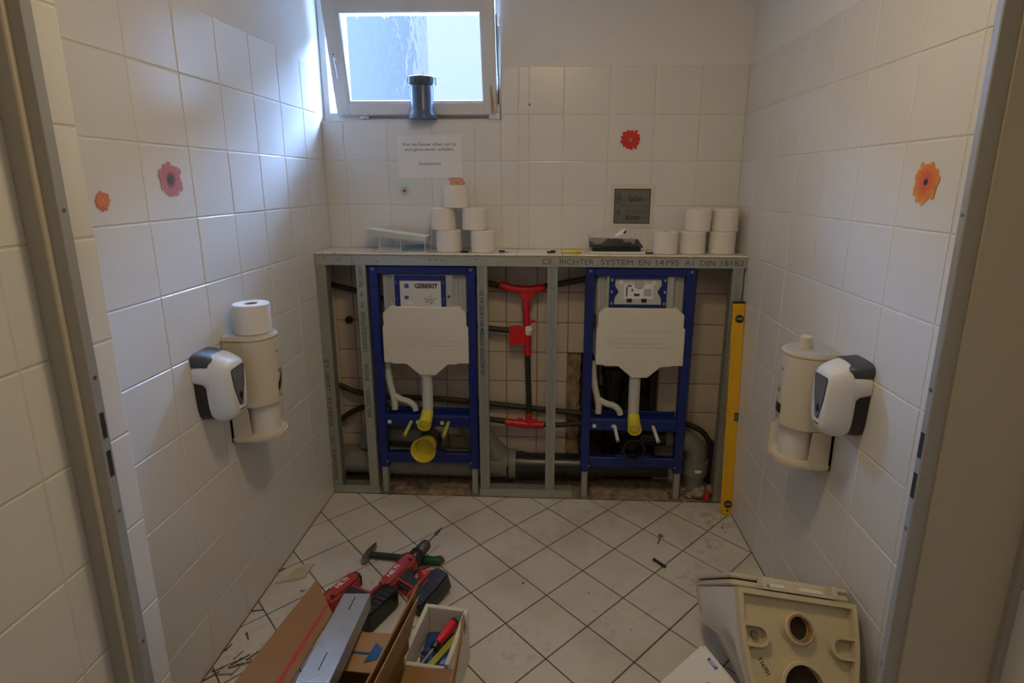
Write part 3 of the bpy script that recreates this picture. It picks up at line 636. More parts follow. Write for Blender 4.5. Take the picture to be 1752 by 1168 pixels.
# drain pipes
PZ, PY = .13, 2.665
dp = thing('drain_pipe', 'wide grey drain pipe lying behind the first toilet frame', 'pipe', (-1.09, PY, .02), group='drain pipes')
o = V(dp.location)
MB().tube([V((-1.095, PY, .135))-o, V((-.21, PY, .125))-o], .073, 28).build('main_run', M_greyp, dp, 50)
MB().tube([V(p)-o for p in [(-.22, PY, .125), (-.29, PY, .20), (-.36, PY, .29), (-.42, PY, .37)]], .062, 24).build('branch', M_greyp, dp, 50)
MB().tube([V((-.20, PY, .125))-o, V((-.165, PY, .125))-o], .078, 28).build('socket', M_greyp, dp, 50)
MB().tube([V((-.95, PY, .215))-o, V((-.945, PY, .30))-o, V((-.60, PY, .285))-o], [.05, .05, .05], 20).build('riser', M_greyp, dp, 50)
bp_ = thing('drain_pipe', 'black drain pipe with sleeves between the two toilet frames', 'pipe', (-.17, PY, .05), group='drain pipes'); o = V(bp_.location)
MB().tube([V((-.172, PY, .122))-o, V((.24, PY, .122))-o], .062, 28).build('main_run', M_blackgl, bp_, 50)
for a, c, r_ in ((-.17, -.12, .069), (-.112, -.104, .066), (.045, .054, .066), (.10, .108, .066)): MB().tube([V((a, PY, .122))-o, V((c, PY, .122))-o], r_, 28).build('sleeve', M_blackgl, bp_, 50)
b3 = tag(MB().tube([(.24, PY, .122), (.42, PY, .13), (.62, PY, .13)], .055, 24).build('drain_pipe', M_blackgl, None, 50), 'black drain pipe low behind the second toilet frame', 'pipe', 'drain pipes')
b4 = thing('drain_pipe', 'black upper drain pipe with grey collar behind second toilet frame', 'pipe', (.46, PY, .25), group='drain pipes'); o = V(b4.location)
MB().tube([V((.47, PY, .30))-o, V((.60, PY, .30))-o], .050, 24).build('main_run', M_blackgl, b4, 50)
MB().tube([V((.60, PY, .30))-o, V((.635, PY, .30))-o], .055, 24).build('collar', M_greyp, b4, 50)
el = thing('drain_pipe', 'grey drain bend dropping to the floor near the spirit level', 'pipe', (.755, PY-.04, .0), group='drain pipes'); o = V(el.location)
EY = PY-.04
MB().tube([V(p)-o for p in catmull([(.64, EY, .30), (.70, EY, .295), (.745, EY, .26), (.755, EY, .21), (.755, EY, .15)], 5)], .053, 24).build('bend', M_greyp, el, 50)
MB().tube([V((.755, EY, .195))-o, V((.755, EY, .125))-o], .063, 24).build('socket', M_greyp, el, 50)
MB().tube([V((.755, EY, .125))-o, V((.755, EY, .10))-o, V((.755, EY, .0))-o], [.063, .05, .05], 24).build('spigot', M_greyp, el, 50)
MB().box((-.016, -.0655, .152), (.016, -.062, .166)).build('sticker', M_paper, el)
bk = tag(MB().tube([(.345, YB+.06, .50), (.345, YB+.055, .60)], [.055, .06], 20).tube([(.345, YB+.055, .585), (.345, YB+.055, .62)], .068, 20).tube([(.345, YB+.06, .52), (.345, YB+.07, .0)], .05, 20).build('cast_iron_pipe', M_blackgl, None, 50), 'black cast pipe with socket inside the broken wall recess', 'pipe')
ci = tag(MB().lathe([(.006, .004), (.010, .012), (.019, .012), (.021, 0), (0, 0)], 20, frame((-1.035, YB-.001, .875), (1, 0, 0), (0, 0, 1))).build('wall_outlet', M_black, None, 40), 'small black round pipe outlet in the old beige tiles', 'pipe outlet')
for k, (x, y, z, s, lab) in enumerate([(.775, 2.585, .035, .042, 'largest pale rubble stone beside the red plastic piece'), (.845, 2.60, .04, .035, 'rubble stone between red plastic piece and right stud'), (.725, 2.575, .018, .022, 'small rubble stone next to the frame foot'), (.70, 2.62, .02, .028, 'flat rubble stone behind the frame foot'), (.80, 2.64, .03, .034, 'rubble stone pushed back beneath the black hose')]):
    bm = bmesh.new(); bmesh.ops.create_icosphere(bm, subdivisions=2, radius=s)
    for v in bm.verts: v.co *= random.uniform(.72, 1.12); v.co.z *= .8; v.co.z = max(v.co.z, -z+.002)
    me = bpy.data.meshes.new('rubble_stone'); bm.to_mesh(me); bm.free(); me.materials.append(M_stone)
    o = bpy.data.objects.new('rubble_stone', me); COL.objects.link(o); o.location = (x, y, z+.002); tag(o, lab, 'stone', 'rubble by the drain bend')
tag(MB().loft([[(.806+a*.5, 2.552+b_*.4, z) for a, b_ in ((-.02, -.01), (.02, -.012), (.022, .01), (-.018, .012))] for z in (.001, .03)]+[[(.815+a*.3, 2.556+b_*.3, .062) for a, b_ in ((-.02, -.01), (.02, -.012), (.022, .01), (-.018, .012))]]).build('red_plastic_scrap', M_redb, None, 20, bevel=.003), 'small bright red plastic scrap on the floor edge near the level', 'scrap')

# ------------------------------------------------------------------ spirit level
p0 = V((.8725, 2.440, .001)); p1 = V((.8665, 2.5205, 1.037)); up = (p1-p0).normalized(); L_ = (p1-p0).length
ml = frame(p0, V((1, 0, 0)), up)          # local: x width, y length, z towards the room
lv = thing('spirit_level', 'yellow spirit level leaning upright in the right corner', 'spirit level', M=ml)
hw = .0262
MB().box((-hw, 0, -.022), (hw, L_, .0)).build('body', M_lvl, lv, bevel=.0025)
MB().box((-hw-.0003, L_-.004, -.0225), (hw+.0003, L_+.004, .0005)).build('end_cap', M_blackgl, lv)
for yy in (L_-.075, .055):
    rr = MB().lathe([(.019, 0), (.019, .0022), (.015, .0026), (.014, .0005)], 24, Matrix.Translation((.004, yy, 0))).build('vial_ring', M_blackgl, lv, 40)
    MB().lathe([(0, .0012), (.014, .001)], 20, Matrix.Translation((.004, yy, 0))).build('vial_back', mat('dark_vial_back', (.05, .05, .035), .3), rr)
    MB().tube([(-.009, yy, .001), (.017, yy, .001)], .0055, 10).build('vial', M_vial, rr, 60)
MB().box((.008, .475, -.023), (hw+.001, .515, .0012)).build('centre_window', M_blackgl, lv)
MB().tube([(.017, .482, .001), (.017, .508, .001)], .006, 10).build('vial', M_vial, lv, 60)
MB().lathe([(0, .001), (.006, .0008), (.006, 0)], 14, Matrix.Translation((.003, .022, 0))).build('hang_hole', M_black, lv)
tk = MB()
for k in range(int(L_/.011)-3): tk.box((-.019, .02+.011*k, 0), (-.0155 if k % 5 else -.013, .0218+.011*k, .0004))
tk = tk.build('scale_marks', mat('dark_ochre_print', (.33, .17, .0), .5), lv)

# ------------------------------------------------------------------ toilet rolls
def roll_mesh():
    r, h = .0595, .102
    a = MB().lathe([(.021, .004), (.024, .0), (r-.003, .0), (r, .003), (r*.997, h*.5), (r, h-.003), (r-.003, h), (.024, h), (.021, h-.004), (.021, .004)], 40)
    c = MB().lathe([(.0205, .002), (.0205, h-.002), (.0195, h-.002), (.0195, .002), (.0205, .002)], 24)
    return a, c
ra, rcm = roll_mesh(); proto = {}
def roll(loc, label, rz=0, tilt=0, s=1.0, group='toilet rolls on the ledge'):
    t = thing('toilet_roll', label, 'toilet roll', loc, group=group); t.rotation_euler = (0, tilt, rz); t.scale = (s, s, s)
    if not proto:
        proto['a'] = ra.build('paper', M_paperroll, t, 35).data; proto['c'] = rcm.build('core', M_core, t, 35).data
    else:
        for n_, k in (('paper', 'a'), ('core', 'c')): o = bpy.data.objects.new(n_, proto[k]); COL.objects.link(o); o.parent = t
    return t
LT = LZ+.0005
RY = 2.625
roll((-.480, RY, LT), 'toilet roll in the bottom row next to the leaflet rack')
roll((-.318, RY, LT), 'bottom toilet roll of the pyramid furthest from the leaflet rack', .6)
roll((-.507, RY+.012, LT+.1025), 'left toilet roll in the middle row of the pyramid', 1.1)
roll((-.358, RY+.012, LT+.1025), 'right toilet roll in the middle row of the pyramid', 2.0)
roll((-.442, RY+.012, LT+.205), 'single toilet roll topping the pyramid', .4)
roll((.534, RY-.008, LT), 'toilet roll with loose end at the left of the corner stack', 1.3, .0)
roll((.664, RY+.005, LT), 'middle toilet roll in the bottom row of the corner stack', 2.4)
roll((.802, RY+.01, LT), 'bottom toilet roll right in the corner by the tiled wall', .2)
roll((.685, RY+.02, LT+.1025), 'upper left toilet roll of the corner stack', 3.0)
roll((.812, RY+.02, LT+.1025), 'upper toilet roll in the corner by the tiled wall', 4.0)
for lab, x in (('toilet roll with loose end at the left of the corner stack', .540),):
    pr_ = [o for o in COL.objects if o.get('label') == lab][0]
    MB().slab([(.012, -.0615, .003), (.050, -.058, .001), (.062, -.056, .099), (.012, -.0615, .099)], .0008).build('loose_sheet', M_paperroll, pr_)

# ------------------------------------------------------------------ leaflet rack and small things on the ledge
rk = thing('leaflet_rack', 'white wire rack lying down with leaflets on the ledge', 'rack', (-.70, 2.63, LZ)); o = V(rk.location)
wr_ = MB()
for x in (-.10, .0, .115):
    wr_.tube([V(p)-o for p in [(-.70+x, 2.575, LZ+.003), (-.70+x, 2.575, LZ+.075-.02*(x+.1)/.2)]], .0022, 8)
    wr_.tube([V(p)-o for p in [(-.70+x, 2.69, LZ+.003), (-.70+x, 2.69, LZ+.125)]], .0018, 8)
    wr_.tube([V(p)-o for p in [(-.70+x, 2.575, LZ+.003), (-.70+x, 2.69, LZ+.003)]], .0018, 8)
for z, y in ((.003, 2.575), (.003, 2.69), (.118, 2.69)): wr_.tube([V((-.83, y, LZ+z))-o, V((-.578, y, LZ+z))-o], .002, 8)
wr_.build('wire_frame', M_white, rk, 60)
def leaf(lab, pts, m, th=.004):
    q = tag(MB().slab(pts, th).build('leaflet', m), lab, 'leaflet', 'leaflets in the wire rack'); return q
M_pale = mat('pale_blue_leaflet', (.50, .58, .62), .5, var=.5, vscale=20, col2=(.75, .76, .74))
M_mid = mat('white_leaflet', (.72, .73, .70), .5)
M_bluel = mat('blue_leaflet', (.05, .22, .38), .4, var=.8, vscale=14, col2=(.55, .62, .58))
for k in range(6):
    z = k*.0045
    leaf(['lowest pale leaflet of the slanting pile in the rack', 'second lowest pale leaflet of the slanting pile', 'third leaflet from below in the slanting pile', 'fourth leaflet from below in the slanting pile', 'second leaflet from the top of the slanting pile', 'topmost white leaflet of the slanting pile in the rack'][k],
         [(-.868, 2.582, LZ+.083+z), (-.583, 2.582, LZ+.052+z*.8), (-.583, 2.688, LZ+.052+z*.8), (-.868, 2.688, LZ+.083+z)], M_pale if k % 2 == 0 else M_mid, .0030)
leaf('flat pale leaflet lying at the bottom of the wire rack', [(-.82, 2.58, LZ+.008), (-.70, 2.58, LZ+.008), (-.70, 2.685, LZ+.014), (-.82, 2.685, LZ+.014)], M_pale, .004)
leaf('blue and white leaflet at the bottom right of the rack', [(-.702, 2.578, LZ+.008), (-.585, 2.578, LZ+.012), (-.59, 2.685, LZ+.026), (-.70, 2.685, LZ+.020)], M_bluel, .004)
def small(name, lab, cat, mb, m, bevel=.002):
    return tag(mb.build(name, m, None, bevel=bevel), lab, cat)
small('plastic_stopper', 'flat black stopper between the two bottom rolls of the pyramid', 'stopper', MB().lathe([(0, .010), (.016, .010), (.020, .006), (.020, 0), (0, 0)], 20, Matrix.Translation((-.401, 2.585, LZ+.0005))), M_blackgl, 0)
cl_ = thing('metal_clip', 'little grey metal clip right of the paper roll pyramid', 'clip', (-.225, 2.60, LZ))
MB().box((-.016, -.005, .0), (.012, .006, .011)).build('body', M_dsteel, cl_, bevel=.002); MB().tube([(.01, 0, .003), (.032, -.004, .0025)], .002, 8).build('pin', M_steel, cl_)
bw = thing('cable_clip', 'small black clip left of the yellow marker on the ledge', 'clip', (.003, 2.60, LZ))
MB().box((-.018, -.008, 0), (.0, .008, .008)).build('base', M_blackgl, bw, bevel=.002); MB().box((-.002, -.006, .001), (.022, .006, .012)).build('tongue', M_blackgl, bw, bevel=.002)
ym = thing('marker_pen', 'yellow marker pen lying on the ledge', 'pen', (.10, 2.595, LZ+.008))
MB().tube([(-.045, 0, .001), (.02, -.006, 0)], .0075, 12).build('barrel', M_yel, ym, 50); MB().tube([(.02, -.006, 0), (.044, -.008, -.0005)], .0082, 12).build('cap', mat('deep_yellow_plastic', (.62, .45, .01), .4), ym, 50)
kf = thing('key_fob', 'flat black fob on the ledge beside the corner roll stack', 'fob', (.452, 2.60, LZ))
MB().prism([(-.022, .008), (-.006, -.008), (.022, -.012), (.026, .0), (.004, .012)], .0005, .008).build('case', M_blackgl, kf, bevel=.002); MB().prism([(-.004, -.003), (.012, -.006), (.014, .002), (.0, .005)], .008, .0088).build('grey_inlay', M_cist, kf)
# flush plate in its bag on a white carton
wc = tag(MB().box((.185, 2.575, LZ+.0005), (.44, 2.70, LZ+.010)).build('flat_carton', M_white, None, bevel=.002), 'flat white carton under the black flush plates', 'carton')
fp = thing('flush_plate', 'lower black flush plate frame lying on the white carton', 'flush plate', (.31, 2.635, LZ+.011), group='black flush plates')
MB().box((-.115, -.05, 0), (.11, .05, .018)).build('plate', M_blackgl, fp, bevel=.004); MB().box((-.06, -.056, .004), (.045, -.04, .014)).build('tab', M_blackgl, fp, bevel=.002)
f3 = thing('flush_plate', 'upper black flush plate wrapped in crumpled film near the grey sign', 'flush plate', (.30, 2.64, LZ+.0295), group='black flush plates')
MB().slab([(-.12, -.055, .006), (.13, -.055, .002), (.12, .05, .026), (-.115, .05, .032)], .008).build('plate', M_blackgl, f3, bevel=.002)
fm = bpy.data.materials.new('clear_film'); fm.use_nodes = True; q = fm.node_tree.nodes['Principled BSDF']; q.inputs['Base Color'].default_value = (.75, .76, .78, 1); q.inputs['Roughness'].default_value = .15; q.inputs['Alpha'].default_value = .28
vs_ = []; fs_ = []; nx, ny = 14, 6
for i in range(nx+1):
    for j in range(ny+1):
        u_, w_ = i/nx, j/ny; vs_.append((-.125+.22*u_+random.uniform(-.004, .004), -.058+.115*w_, .014+.03*w_+random.uniform(0, .016)+(.02*math.sin(u_*3.1) if .4 < u_ < .75 else 0)))
for i in range(nx):
    for j in range(ny): fs_.append((i*(ny+1)+j, (i+1)*(ny+1)+j, (i+1)*(ny+1)+j+1, i*(ny+1)+j+1))
MB().add(vs_, fs_).build('film', fm, f3)
MB().slab([(.0, -.02, .04), (.045, -.025, .062), (.05, -.02, .088), (.0, -.01, .055)], .001).build('paper_scrap', M_paper, f3)
MB().slab([(.038, -.030, .062), (.050, -.030, .062), (.052, -.026, .082), (.040, -.028, .068)], .001).build('black_print', M_ink, f3)

# ------------------------------------------------------------------ signs and stickers
PW = frame((-.5855, YB-.0018, 1.690), V((1, 0, .008)), V((-.008, 0, 1)))
pn = thing('paper_notice', 'white paper notice in German taped below the window', 'notice', M=PW)
MB().box((-.156, -.099, 0), (.156, .099, .0006)).build('sheet', M_paper, pn)
text(pn, 'Wer das Fenster öffnet, darf es\nauch gerne wieder schließen.', .0204, frame((0, .044, .0008), (1, 0, 0), (0, 1, 0)), M_ink, line=1.12, extrude=.0001)
text(pn, 'Dankeschön!', .0204, frame((0, -.034, .0008), (1, 0, 0), (0, 1, 0)), M_ink, extrude=.0001)
GS = frame((.393, YB-.0018, 1.458), V((1, 0, .006)), V((.006, 0, 1)))
gs = thing('framed_sign', 'small dark grey square sign above the black flush plates', 'sign', M=GS)
MB().box((-.107, -.103, 0), (.107, .105, .0006)).build('white_sheet', mat('yellowed_paper', (.66, .62, .54), .8), gs)
MB().box((-.087, -.082, .0006), (.087, .084, .0012)).build('border', M_ink, gs)
MB().box((-.083, -.078, .0012), (.083, .080, .0016)).build('print', M_signgrey, gs)
text(gs, 'Spülen', .036, frame((.016, .036, .0018), (1, 0, 0), (0, 1, 0)), M_ink, sx=.72, bold=.0006, extrude=.0001)
text(gs, 'Bürste', .036, frame((.004, -.052, .0018), (1, 0, 0), (0, 1, 0)), M_ink, sx=.72, bold=.0006, extrude=.0001)
for y_, xs in ((.033, ((-.045, -.014), (.046, .078))), (.004, ((-.055, .078),)), (-.024, ((-.03, .078),)), (-.054, ((-.045, -.028), (.032, .076)))):
    for a, c in xs:
        b_ = MB(); x = a
        while x < c: w = random.uniform(.004, .009); b_.box((x, y_-.003, .0016), (min(x+w, c), y_+.003, .0018)); x += w+.0025
        b_.build('small_print', M_inkgrey, gs)
for y_, r_ in ((.040, .017), (-.030, .013)):
    MB().lathe([(r_, .0016), (r_, .0019), (r_*.85, .0019), (r_*.85, .0016)], 24, Matrix.Translation((-.066, y_, 0)) @ Matrix.Diagonal((.8, 1.3, 1, 1))).build('line_drawing', M_ink, gs)
    MB().lathe([(r_*.5, .0016), (r_*.5, .0019), (r_*.3, .0019), (r_*.3, .0016)], 20, Matrix.Translation((-.064, y_, 0))).build('line_drawing', M_ink, gs)
MB().tube([(-.07, -.045, .0018), (-.07, -.07, .0018)], .0008, 6).build('line_drawing', M_ink, gs)

def flower_mat(name, cols):
    m = bpy.data.materials.new(name); m.use_nodes = True; nt = m.node_tree; bs = nt.nodes['Principled BSDF']; bs.inputs['Roughness'].default_value = .45
    tc = nd(nt, 'ShaderNodeTexCoord'); ln = nd(nt, 'ShaderNodeVectorMath', operation='LENGTH'); nt.links.new(tc.outputs['Object'], ln.inputs[0])
    ns = nd(nt, 'ShaderNodeTexNoise'); ns.inputs['Scale'].default_value = 110; nt.links.new(tc.outputs['Object'], ns.inputs['Vector'])
    ad = nd(nt, 'ShaderNodeMath', operation='MULTIPLY_ADD'); ad.inputs[1].default_value = .022; nt.links.new(ns.outputs[0], ad.inputs[0]); nt.links.new(ln.outputs['Value'], ad.inputs[2])
    rp = nd(nt, 'ShaderNodeValToRGB'); nt.links.new(ad.outputs[0], rp.inputs[0]); sc = nd(nt, 'ShaderNodeMath', operation='MULTIPLY'); sc.inputs[1].default_value = 12.0
    nt.links.new(ad.outputs[0], sc.inputs[0]); nt.links.new(sc.outputs[0], rp.inputs[0])
    e = rp.color_ramp.elements
    while len(e) < len(cols): e.new(.5)
    for k, (p, c) in enumerate(cols): e[k].position = p; e[k].color = (*c, 1)
    nt.links.new(rp.outputs[0], bs.inputs['Base Color']); return m
def flower(label, F, r, n, cols, centre, rx=1.0, jag=.22):
    t = thing('flower_sticker', label, 'sticker', M=F, group='flower stickers on the tiles')
    m = flower_mat('petal_print', cols)
    for layer, (rr, z, off) in enumerate(((r, .0006, 0), (r*.86, .0010, .5))):
        for k in range(n):
            a = 2*math.pi*(k+off)/n; L = rr*(1+random.uniform(-jag, jag*.5)); w = math.pi/n*.92*rr*.74
            ca, sa_ = math.cos(a), math.sin(a)
            P = [(.08*rr, -w*.3), (.55*rr, -w), (.86*L, -w*.95), (.97*L, -w*.45), (L*.95, 0), (.985*L, w*.4), (.86*L, w*.9), (.55*rr, w), (.08*rr, w*.3)]
            MB().prism([((x*ca-y*sa_)*rx, x*sa_+y*ca) for x, y in P], z-.0004, z+random.uniform(0, .0002)).build('petal', m, t)
    MB().lathe([(0, .0016), (centre[0]*.6, .0016), (centre[0], .0012)], 18).build('flower_centre', mat('centre_'+centre[2], centre[1], .6, var=.7, vscale=200), t)
fb = lambda x, z: frame((x, YB-.0012, z), (1, 0, 0), (0, 0, 1))
flower('red flower sticker above the grey sign', fb(.3725, 1.768), .050, 13, [(.0, (.5, .16, .04)), (.22, (.42, .05, .02)), (.4, (.55, .01, .01)), (.8, (.62, .012, .01))], (.007, (.65, .25, .03), 'orange'), jag=.12)
flower('pale blue flower sticker with an orange centre under the paper notice', fb(-.715, 1.528), .052, 12, [(0, (.6, .35, .15)), (.30, (.62, .40, .22)), (.42, (.55, .66, .66)), (.8, (.62, .70, .70))], (.006, (.04, .03, .08), 'navy'))
flower('coral flower sticker half hidden behind the topmost roll', fb(-.457, 1.565), .044, 12, [(0, (.7, .4, .2)), (.3, (.66, .36, .30)), (.6, (.72, .20, .16)), (.9, (.7, .35, .32))], (.010, (.62, .40, .04), 'gold'))
fl_ = lambda y, z: frame((XL+.0012, y, z), (0, 1, 0), (0, 0, 1))
flower('small orange red flower sticker furthest left on the wall', fl_(1.345, 1.5225), .026, 11, [(0, (.75, .42, .1)), (.2, (.72, .25, .1)), (.45, (.68, .13, .08))], (.004, (.75, .40, .08), 'amber'))
flower('larger dusky pink flower sticker on the left wall', fl_(1.608, 1.574), .056, 12, [(0, (.10, .06, .07)), (.28, (.16, .07, .09)), (.42, (.48, .17, .17)), (.85, (.60, .24, .22))], (.012, (.12, .10, .07), 'brown'))
flower('orange and yellow flower sticker on the right wall', frame((XR-.0012, 1.402, 1.574), (0, -1, 0), (0, 0, 1)), .053, 15, [(0, (.5, .05, .01)), (.35, (.66, .10, .01)), (.6, (.72, .22, .01)), (.85, (.75, .40, .01))], (.008, (.03, .02, .015), 'black'))
small('wall_plug', 'tiny dark wall plug hole in the upper back tiles', 'wall plug', MB().lathe([(0, .001), (.005, .001), (.005, 0)], 10, frame((-.105, YB-.0005, 1.925), (1, 0, 0), (0, 0, 1))), M_dsteel, 0)

# ------------------------------------------------------------------ on the window sill
sv = thing('pipe_coupling', 'dark grey pipe coupling wrapped in film on the window sill', 'pipe', (-.602, 2.772, WZ0+.007))
sv.location = (-.605, 2.766, WZ0+.007)
tl = Matrix.Scale(.74, 4, (0, 1, 0)) @ Matrix.Scale(.92, 4, (1, 0, 0))
sv.location.y = 2.723
wz = MB().lathe([(.0, .0), (.070, .0), (.070, .012), (.062, .022), (.056, .04), (.055, .145), (.064, .150), (.067, .153), (.067, .185), (.060, .188), (.056, .15), (0, .15)], 28, Matrix.Scale(.36, 4, (0, 1, 0)))
wz = MB().lathe([(.0, .0), (.066, .0), (.066, .012), (.060, .022), (.054, .04), (.053, .145), (.064, .150), (.066, .153), (.066, .182), (.060, .185), (.054, .15), (0, .15)], 28)
wz.build('body', mat('blue_grey_plastic', (.075, .10, .14), .3), sv, 40)
for k in range(14): 
    a = 2*math.pi*k/14; MB().box((-.0015, -.002, .153), (.0015, .002, .182), Matrix.Rotation(a, 4, 'Z') @ Matrix.Translation((.066, 0, 0))).build('gasket_rib', M_blackgl, sv)
st = tag(MB().slab([(-.284, 2.745, 1.892), (-.270, 2.745, 1.892), (-.286, 2.735, 2.062), (-.292, 2.735, 2.062)], .007).build('wooden_wedge', M_wood, None, bevel=.001), 'thin wooden wedge leaning in the window corner', 'wedge')

# ------------------------------------------------------------------ dispensers on the walls
def dshape(w, dpt, k=14):
    s = dpt-w
    return [(-w, 0), (-w, s)]+[(-w*math.cos(math.pi*i/k), s+w*math.sin(math.pi*i/k)) for i in range(1, k)]+[(w, s), (w, 0)]
def wallmat(o, u, n, v=(0, 0, 1)):
    u, n, v = V(u), V(n), V(v)
    return Matrix(((u.x, n.x, v.x, o[0]), (u.y, n.y, v.y, o[1]), (u.z, n.z, v.z, o[2]), (0, 0, 0, 1)))
def paper_dispenser(label, o, u, n, knob):
    t = thing('toilet_paper_dispenser', label, 'dispenser', o, group='toilet paper dispensers'); Mx = wallmat((0, 0, 0), u, n)
    w, d = .079, .150
    MB().prism(dshape(w, d), .128, .368, Mx).build('housing', M_cream, t, 30, bevel=.004, seg=2, fix=True)
    MB().prism(dshape(w+.001, d+.001), .362, .378, Mx).build('upper_rim', M_cream, t, 30, bevel=.005, seg=2, fix=True)
    ld = MB().prism(dshape(w-.008, d-.008), .372, .3815, Mx).build('lid', M_lidgrey, t, 30, bevel=.002, fix=True)
    if knob: MB().lathe([(0, .040), (.014, .040), (.018, .036), (.0185, .0), (0, 0)], 20, Matrix.Translation(Mx @ V((.005, .085, .3815)))).build('knob', M_cream, ld, 40)
    for s_ in (-1, 1): MB().prism([(0, 0), (.072, 0), (.066, .129), (0, .129)], 0, .005, Mx @ Matrix(((0, 0, s_*1.0, s_*(w-.005) if s_ > 0 else -(w-.005)), (1, 0, 0, 0), (0, 1, 0, 0), (0, 0, 0, 1)))).build('cheek', M_cream, t, fix=True)
    MB().box((-w, 0, 0), (w, .008, .129), Mx).build('back_plate', M_cream, t, fix=True)
    MB().prism(dshape(w+.002, d+.004), .0, .022, Mx).build('tray', M_cream, t, 30, bevel=.005, seg=2, fix=True)
    rl = MB().lathe([(0, 0), (.055, 0), (.056, .004), (.056, .112), (0, .112)], 32, Matrix.Translation(Mx @ V((0, .078, .0225)))).build('inner_roll', M_paperroll, t, 40)
    pt = []
    for k in range(9):
        a = math.radians(102-k*4.5) if knob else math.radians(98-k*4.0)
        pt.append((math.cos(a), math.sin(a)))
    r_ = w+.0008; q = MB(); sk = .0 if knob else .055
    rings = [[(r_*c, (d-w)+r_*s, .165+(sk*i/8)), (r_*c, (d-w)+r_*s, .198+(sk*i/8))] for i, (c, s) in enumerate(pt)]
    q.loft(rings, caps=False, M=Mx, closed=False); q.build('black_label', M_blackgl, t, 40)
    for k, (a0, vz) in enumerate(((98, .31), (92, .235), (98, .15))):
        q = MB()
        for m_ in range(3):
            a = math.radians(a0-m_*5); c, s = math.cos(a), math.sin(a); a2 = a-.05
            q.loft([[((r_)*c, (d-w)+r_*s, vz), (r_*c, (d-w)+r_*s, vz+.008+.012*(k == 1))], [(r_*math.cos(a2), (d-w)+r_*math.sin(a2), vz), (r_*math.cos(a2), (d-w)+r_*math.sin(a2), vz+.006)]], caps=False, M=Mx, closed=False)
        q.build('small_print', M_inkgrey, t)
    return t
paper_dispenser('cream paper dispenser on the left wall with a roll standing on it', (XL+.001, 1.822, .679), (0, 1, 0), (1, 0, 0), False)
dR = paper_dispenser('cream paper dispenser with a white knob on the right wall', (XR-.001, 1.719, .681), (0, 1, 0), (-1, 0, 0), True)
MB().slab([(-.10, .082, .10), (-.13, .088, .09), (-.132, .085, -.02), (-.105, .08, -.05)], .0006).build('hanging_sheet', M_paperroll, dR)
rl = roll((XL+.077, 1.822, .679+.382), 'toilet roll standing on the cream dispenser on the left wall', .3, 0, 1.0, 'toilet rolls on dispensers')
def sring(ab, at, v0, v1, n, p=3.6, k=32, sh=0):
    out = []
    for i in range(k):
        th = 2*math.pi*i/k; c, s = math.cos(th), math.sin(th)
        vv = (v0+v1)/2+(v1-v0)/2*math.copysign(abs(s)**(2/p), s); f_ = (vv-v0)/(v1-v0); a = ab+(at-ab)*f_
        out.append((a*math.copysign(abs(c)**(2/p), c)+sh, n, vv))
    return out
def soap_dispenser(label, o, u, n):
    t = thing('soap_dispenser', label, 'soap dispenser', o, group='soap dispensers'); Mx = wallmat((0, 0, 0), u, n)
    MB().loft([sring(.050, .058, .0, .17, .0), sring(.048, .058, .002, .17, .048)], M=Mx).build('base', M_blackgl, t, 40, fix=True)
    MB().loft([sring(.060, .060, .178, .228, .0), sring(.058, .058, .175, .222, .05), sring(.05, .05, .175, .215, .062)], M=Mx).build('top_cover', mat('charcoal_plastic', (.055, .057, .062), .4), t, 40, fix=True)
    MB().loft([sring(.062, .063, .128, .19, .001), sring(.062, .063, .120, .196, .03), sring(.061, .063, .09, .20, .05)], M=Mx).build('side_wing', M_white, t, 40, fix=True)
    b_ = MB().loft([sring(.054, .061, .004, .215, .040), sring(.056, .064, -.002, .222, .055), sring(.056, .063, -.002, .214, .075), sring(.050, .058, .004, .204, .096), sring(.044, .052, .014, .195, .107), sring(.036, .044, .024, .186, .112)], M=Mx).build('cover', M_white, t, 50, fix=True)
    P = [(-.030, .172), (.030, .176), (.034, .168), (.026, .11), (.010, .052), (.002, .047), (-.008, .053), (-.026, .11), (-.034, .164)]
    wn = MB().loft([[(x*1.10, .1118, .11+(z-.11)*1.04) for x, z in P], [(x*1.10, .1132, .11+(z-.11)*1.04) for x, z in P]], M=Mx).build('window_bezel', mat('dark_bezel', (.03, .03, .03), .4), b_, fix=True)
    MB().loft([[(x, .113, z) for x, z in P], [(x, .1140, z) for x, z in P]], M=Mx).build('level_window', mat('smoked_window', (.15, .15, .145), .2, var=.4, vscale=30, col2=(.09, .09, .085)), b_, fix=True)
    MB().lathe([(0, .0007), (.009, .0005), (.009, 0)], 16, Mx @ Matrix(((1, 0, 0, .002), (0, 0, 1, .1140), (0, 1.5, 0, .078), (0, 0, 0, 1)))).build('spot', M_blackgl, b_)
    for k in range(3): MB().loft([[(-.016+.002*k, .112-.0012*k, .036-.007*k), (.016-.002*k, .112-.0012*k, .036-.007*k), (.016-.002*k, .112-.0012*k, .039-.007*k), (-.016+.002*k, .112-.0012*k, .039-.007*k)], [(-.016+.002*k, .1142-.0022*k, .036-.007*k), (.016-.002*k, .1142-.0022*k, .036-.007*k), (.016-.002*k, .1142-.0022*k, .039-.007*k), (-.016+.002*k, .1142-.0022*k, .039-.007*k)]], M=Mx).build('push_ridge', M_white, b_, fix=True)
    return t
soap_dispenser('white soap dispenser with black base on the left wall', (XL+.001, 1.638, .822), (0, 1, 0), (1, 0, 0))
soap_dispenser('white soap dispenser with black base on the right wall', (XR-.001, 1.545, .858), (0, -1, 0), (-1, 0, 0))

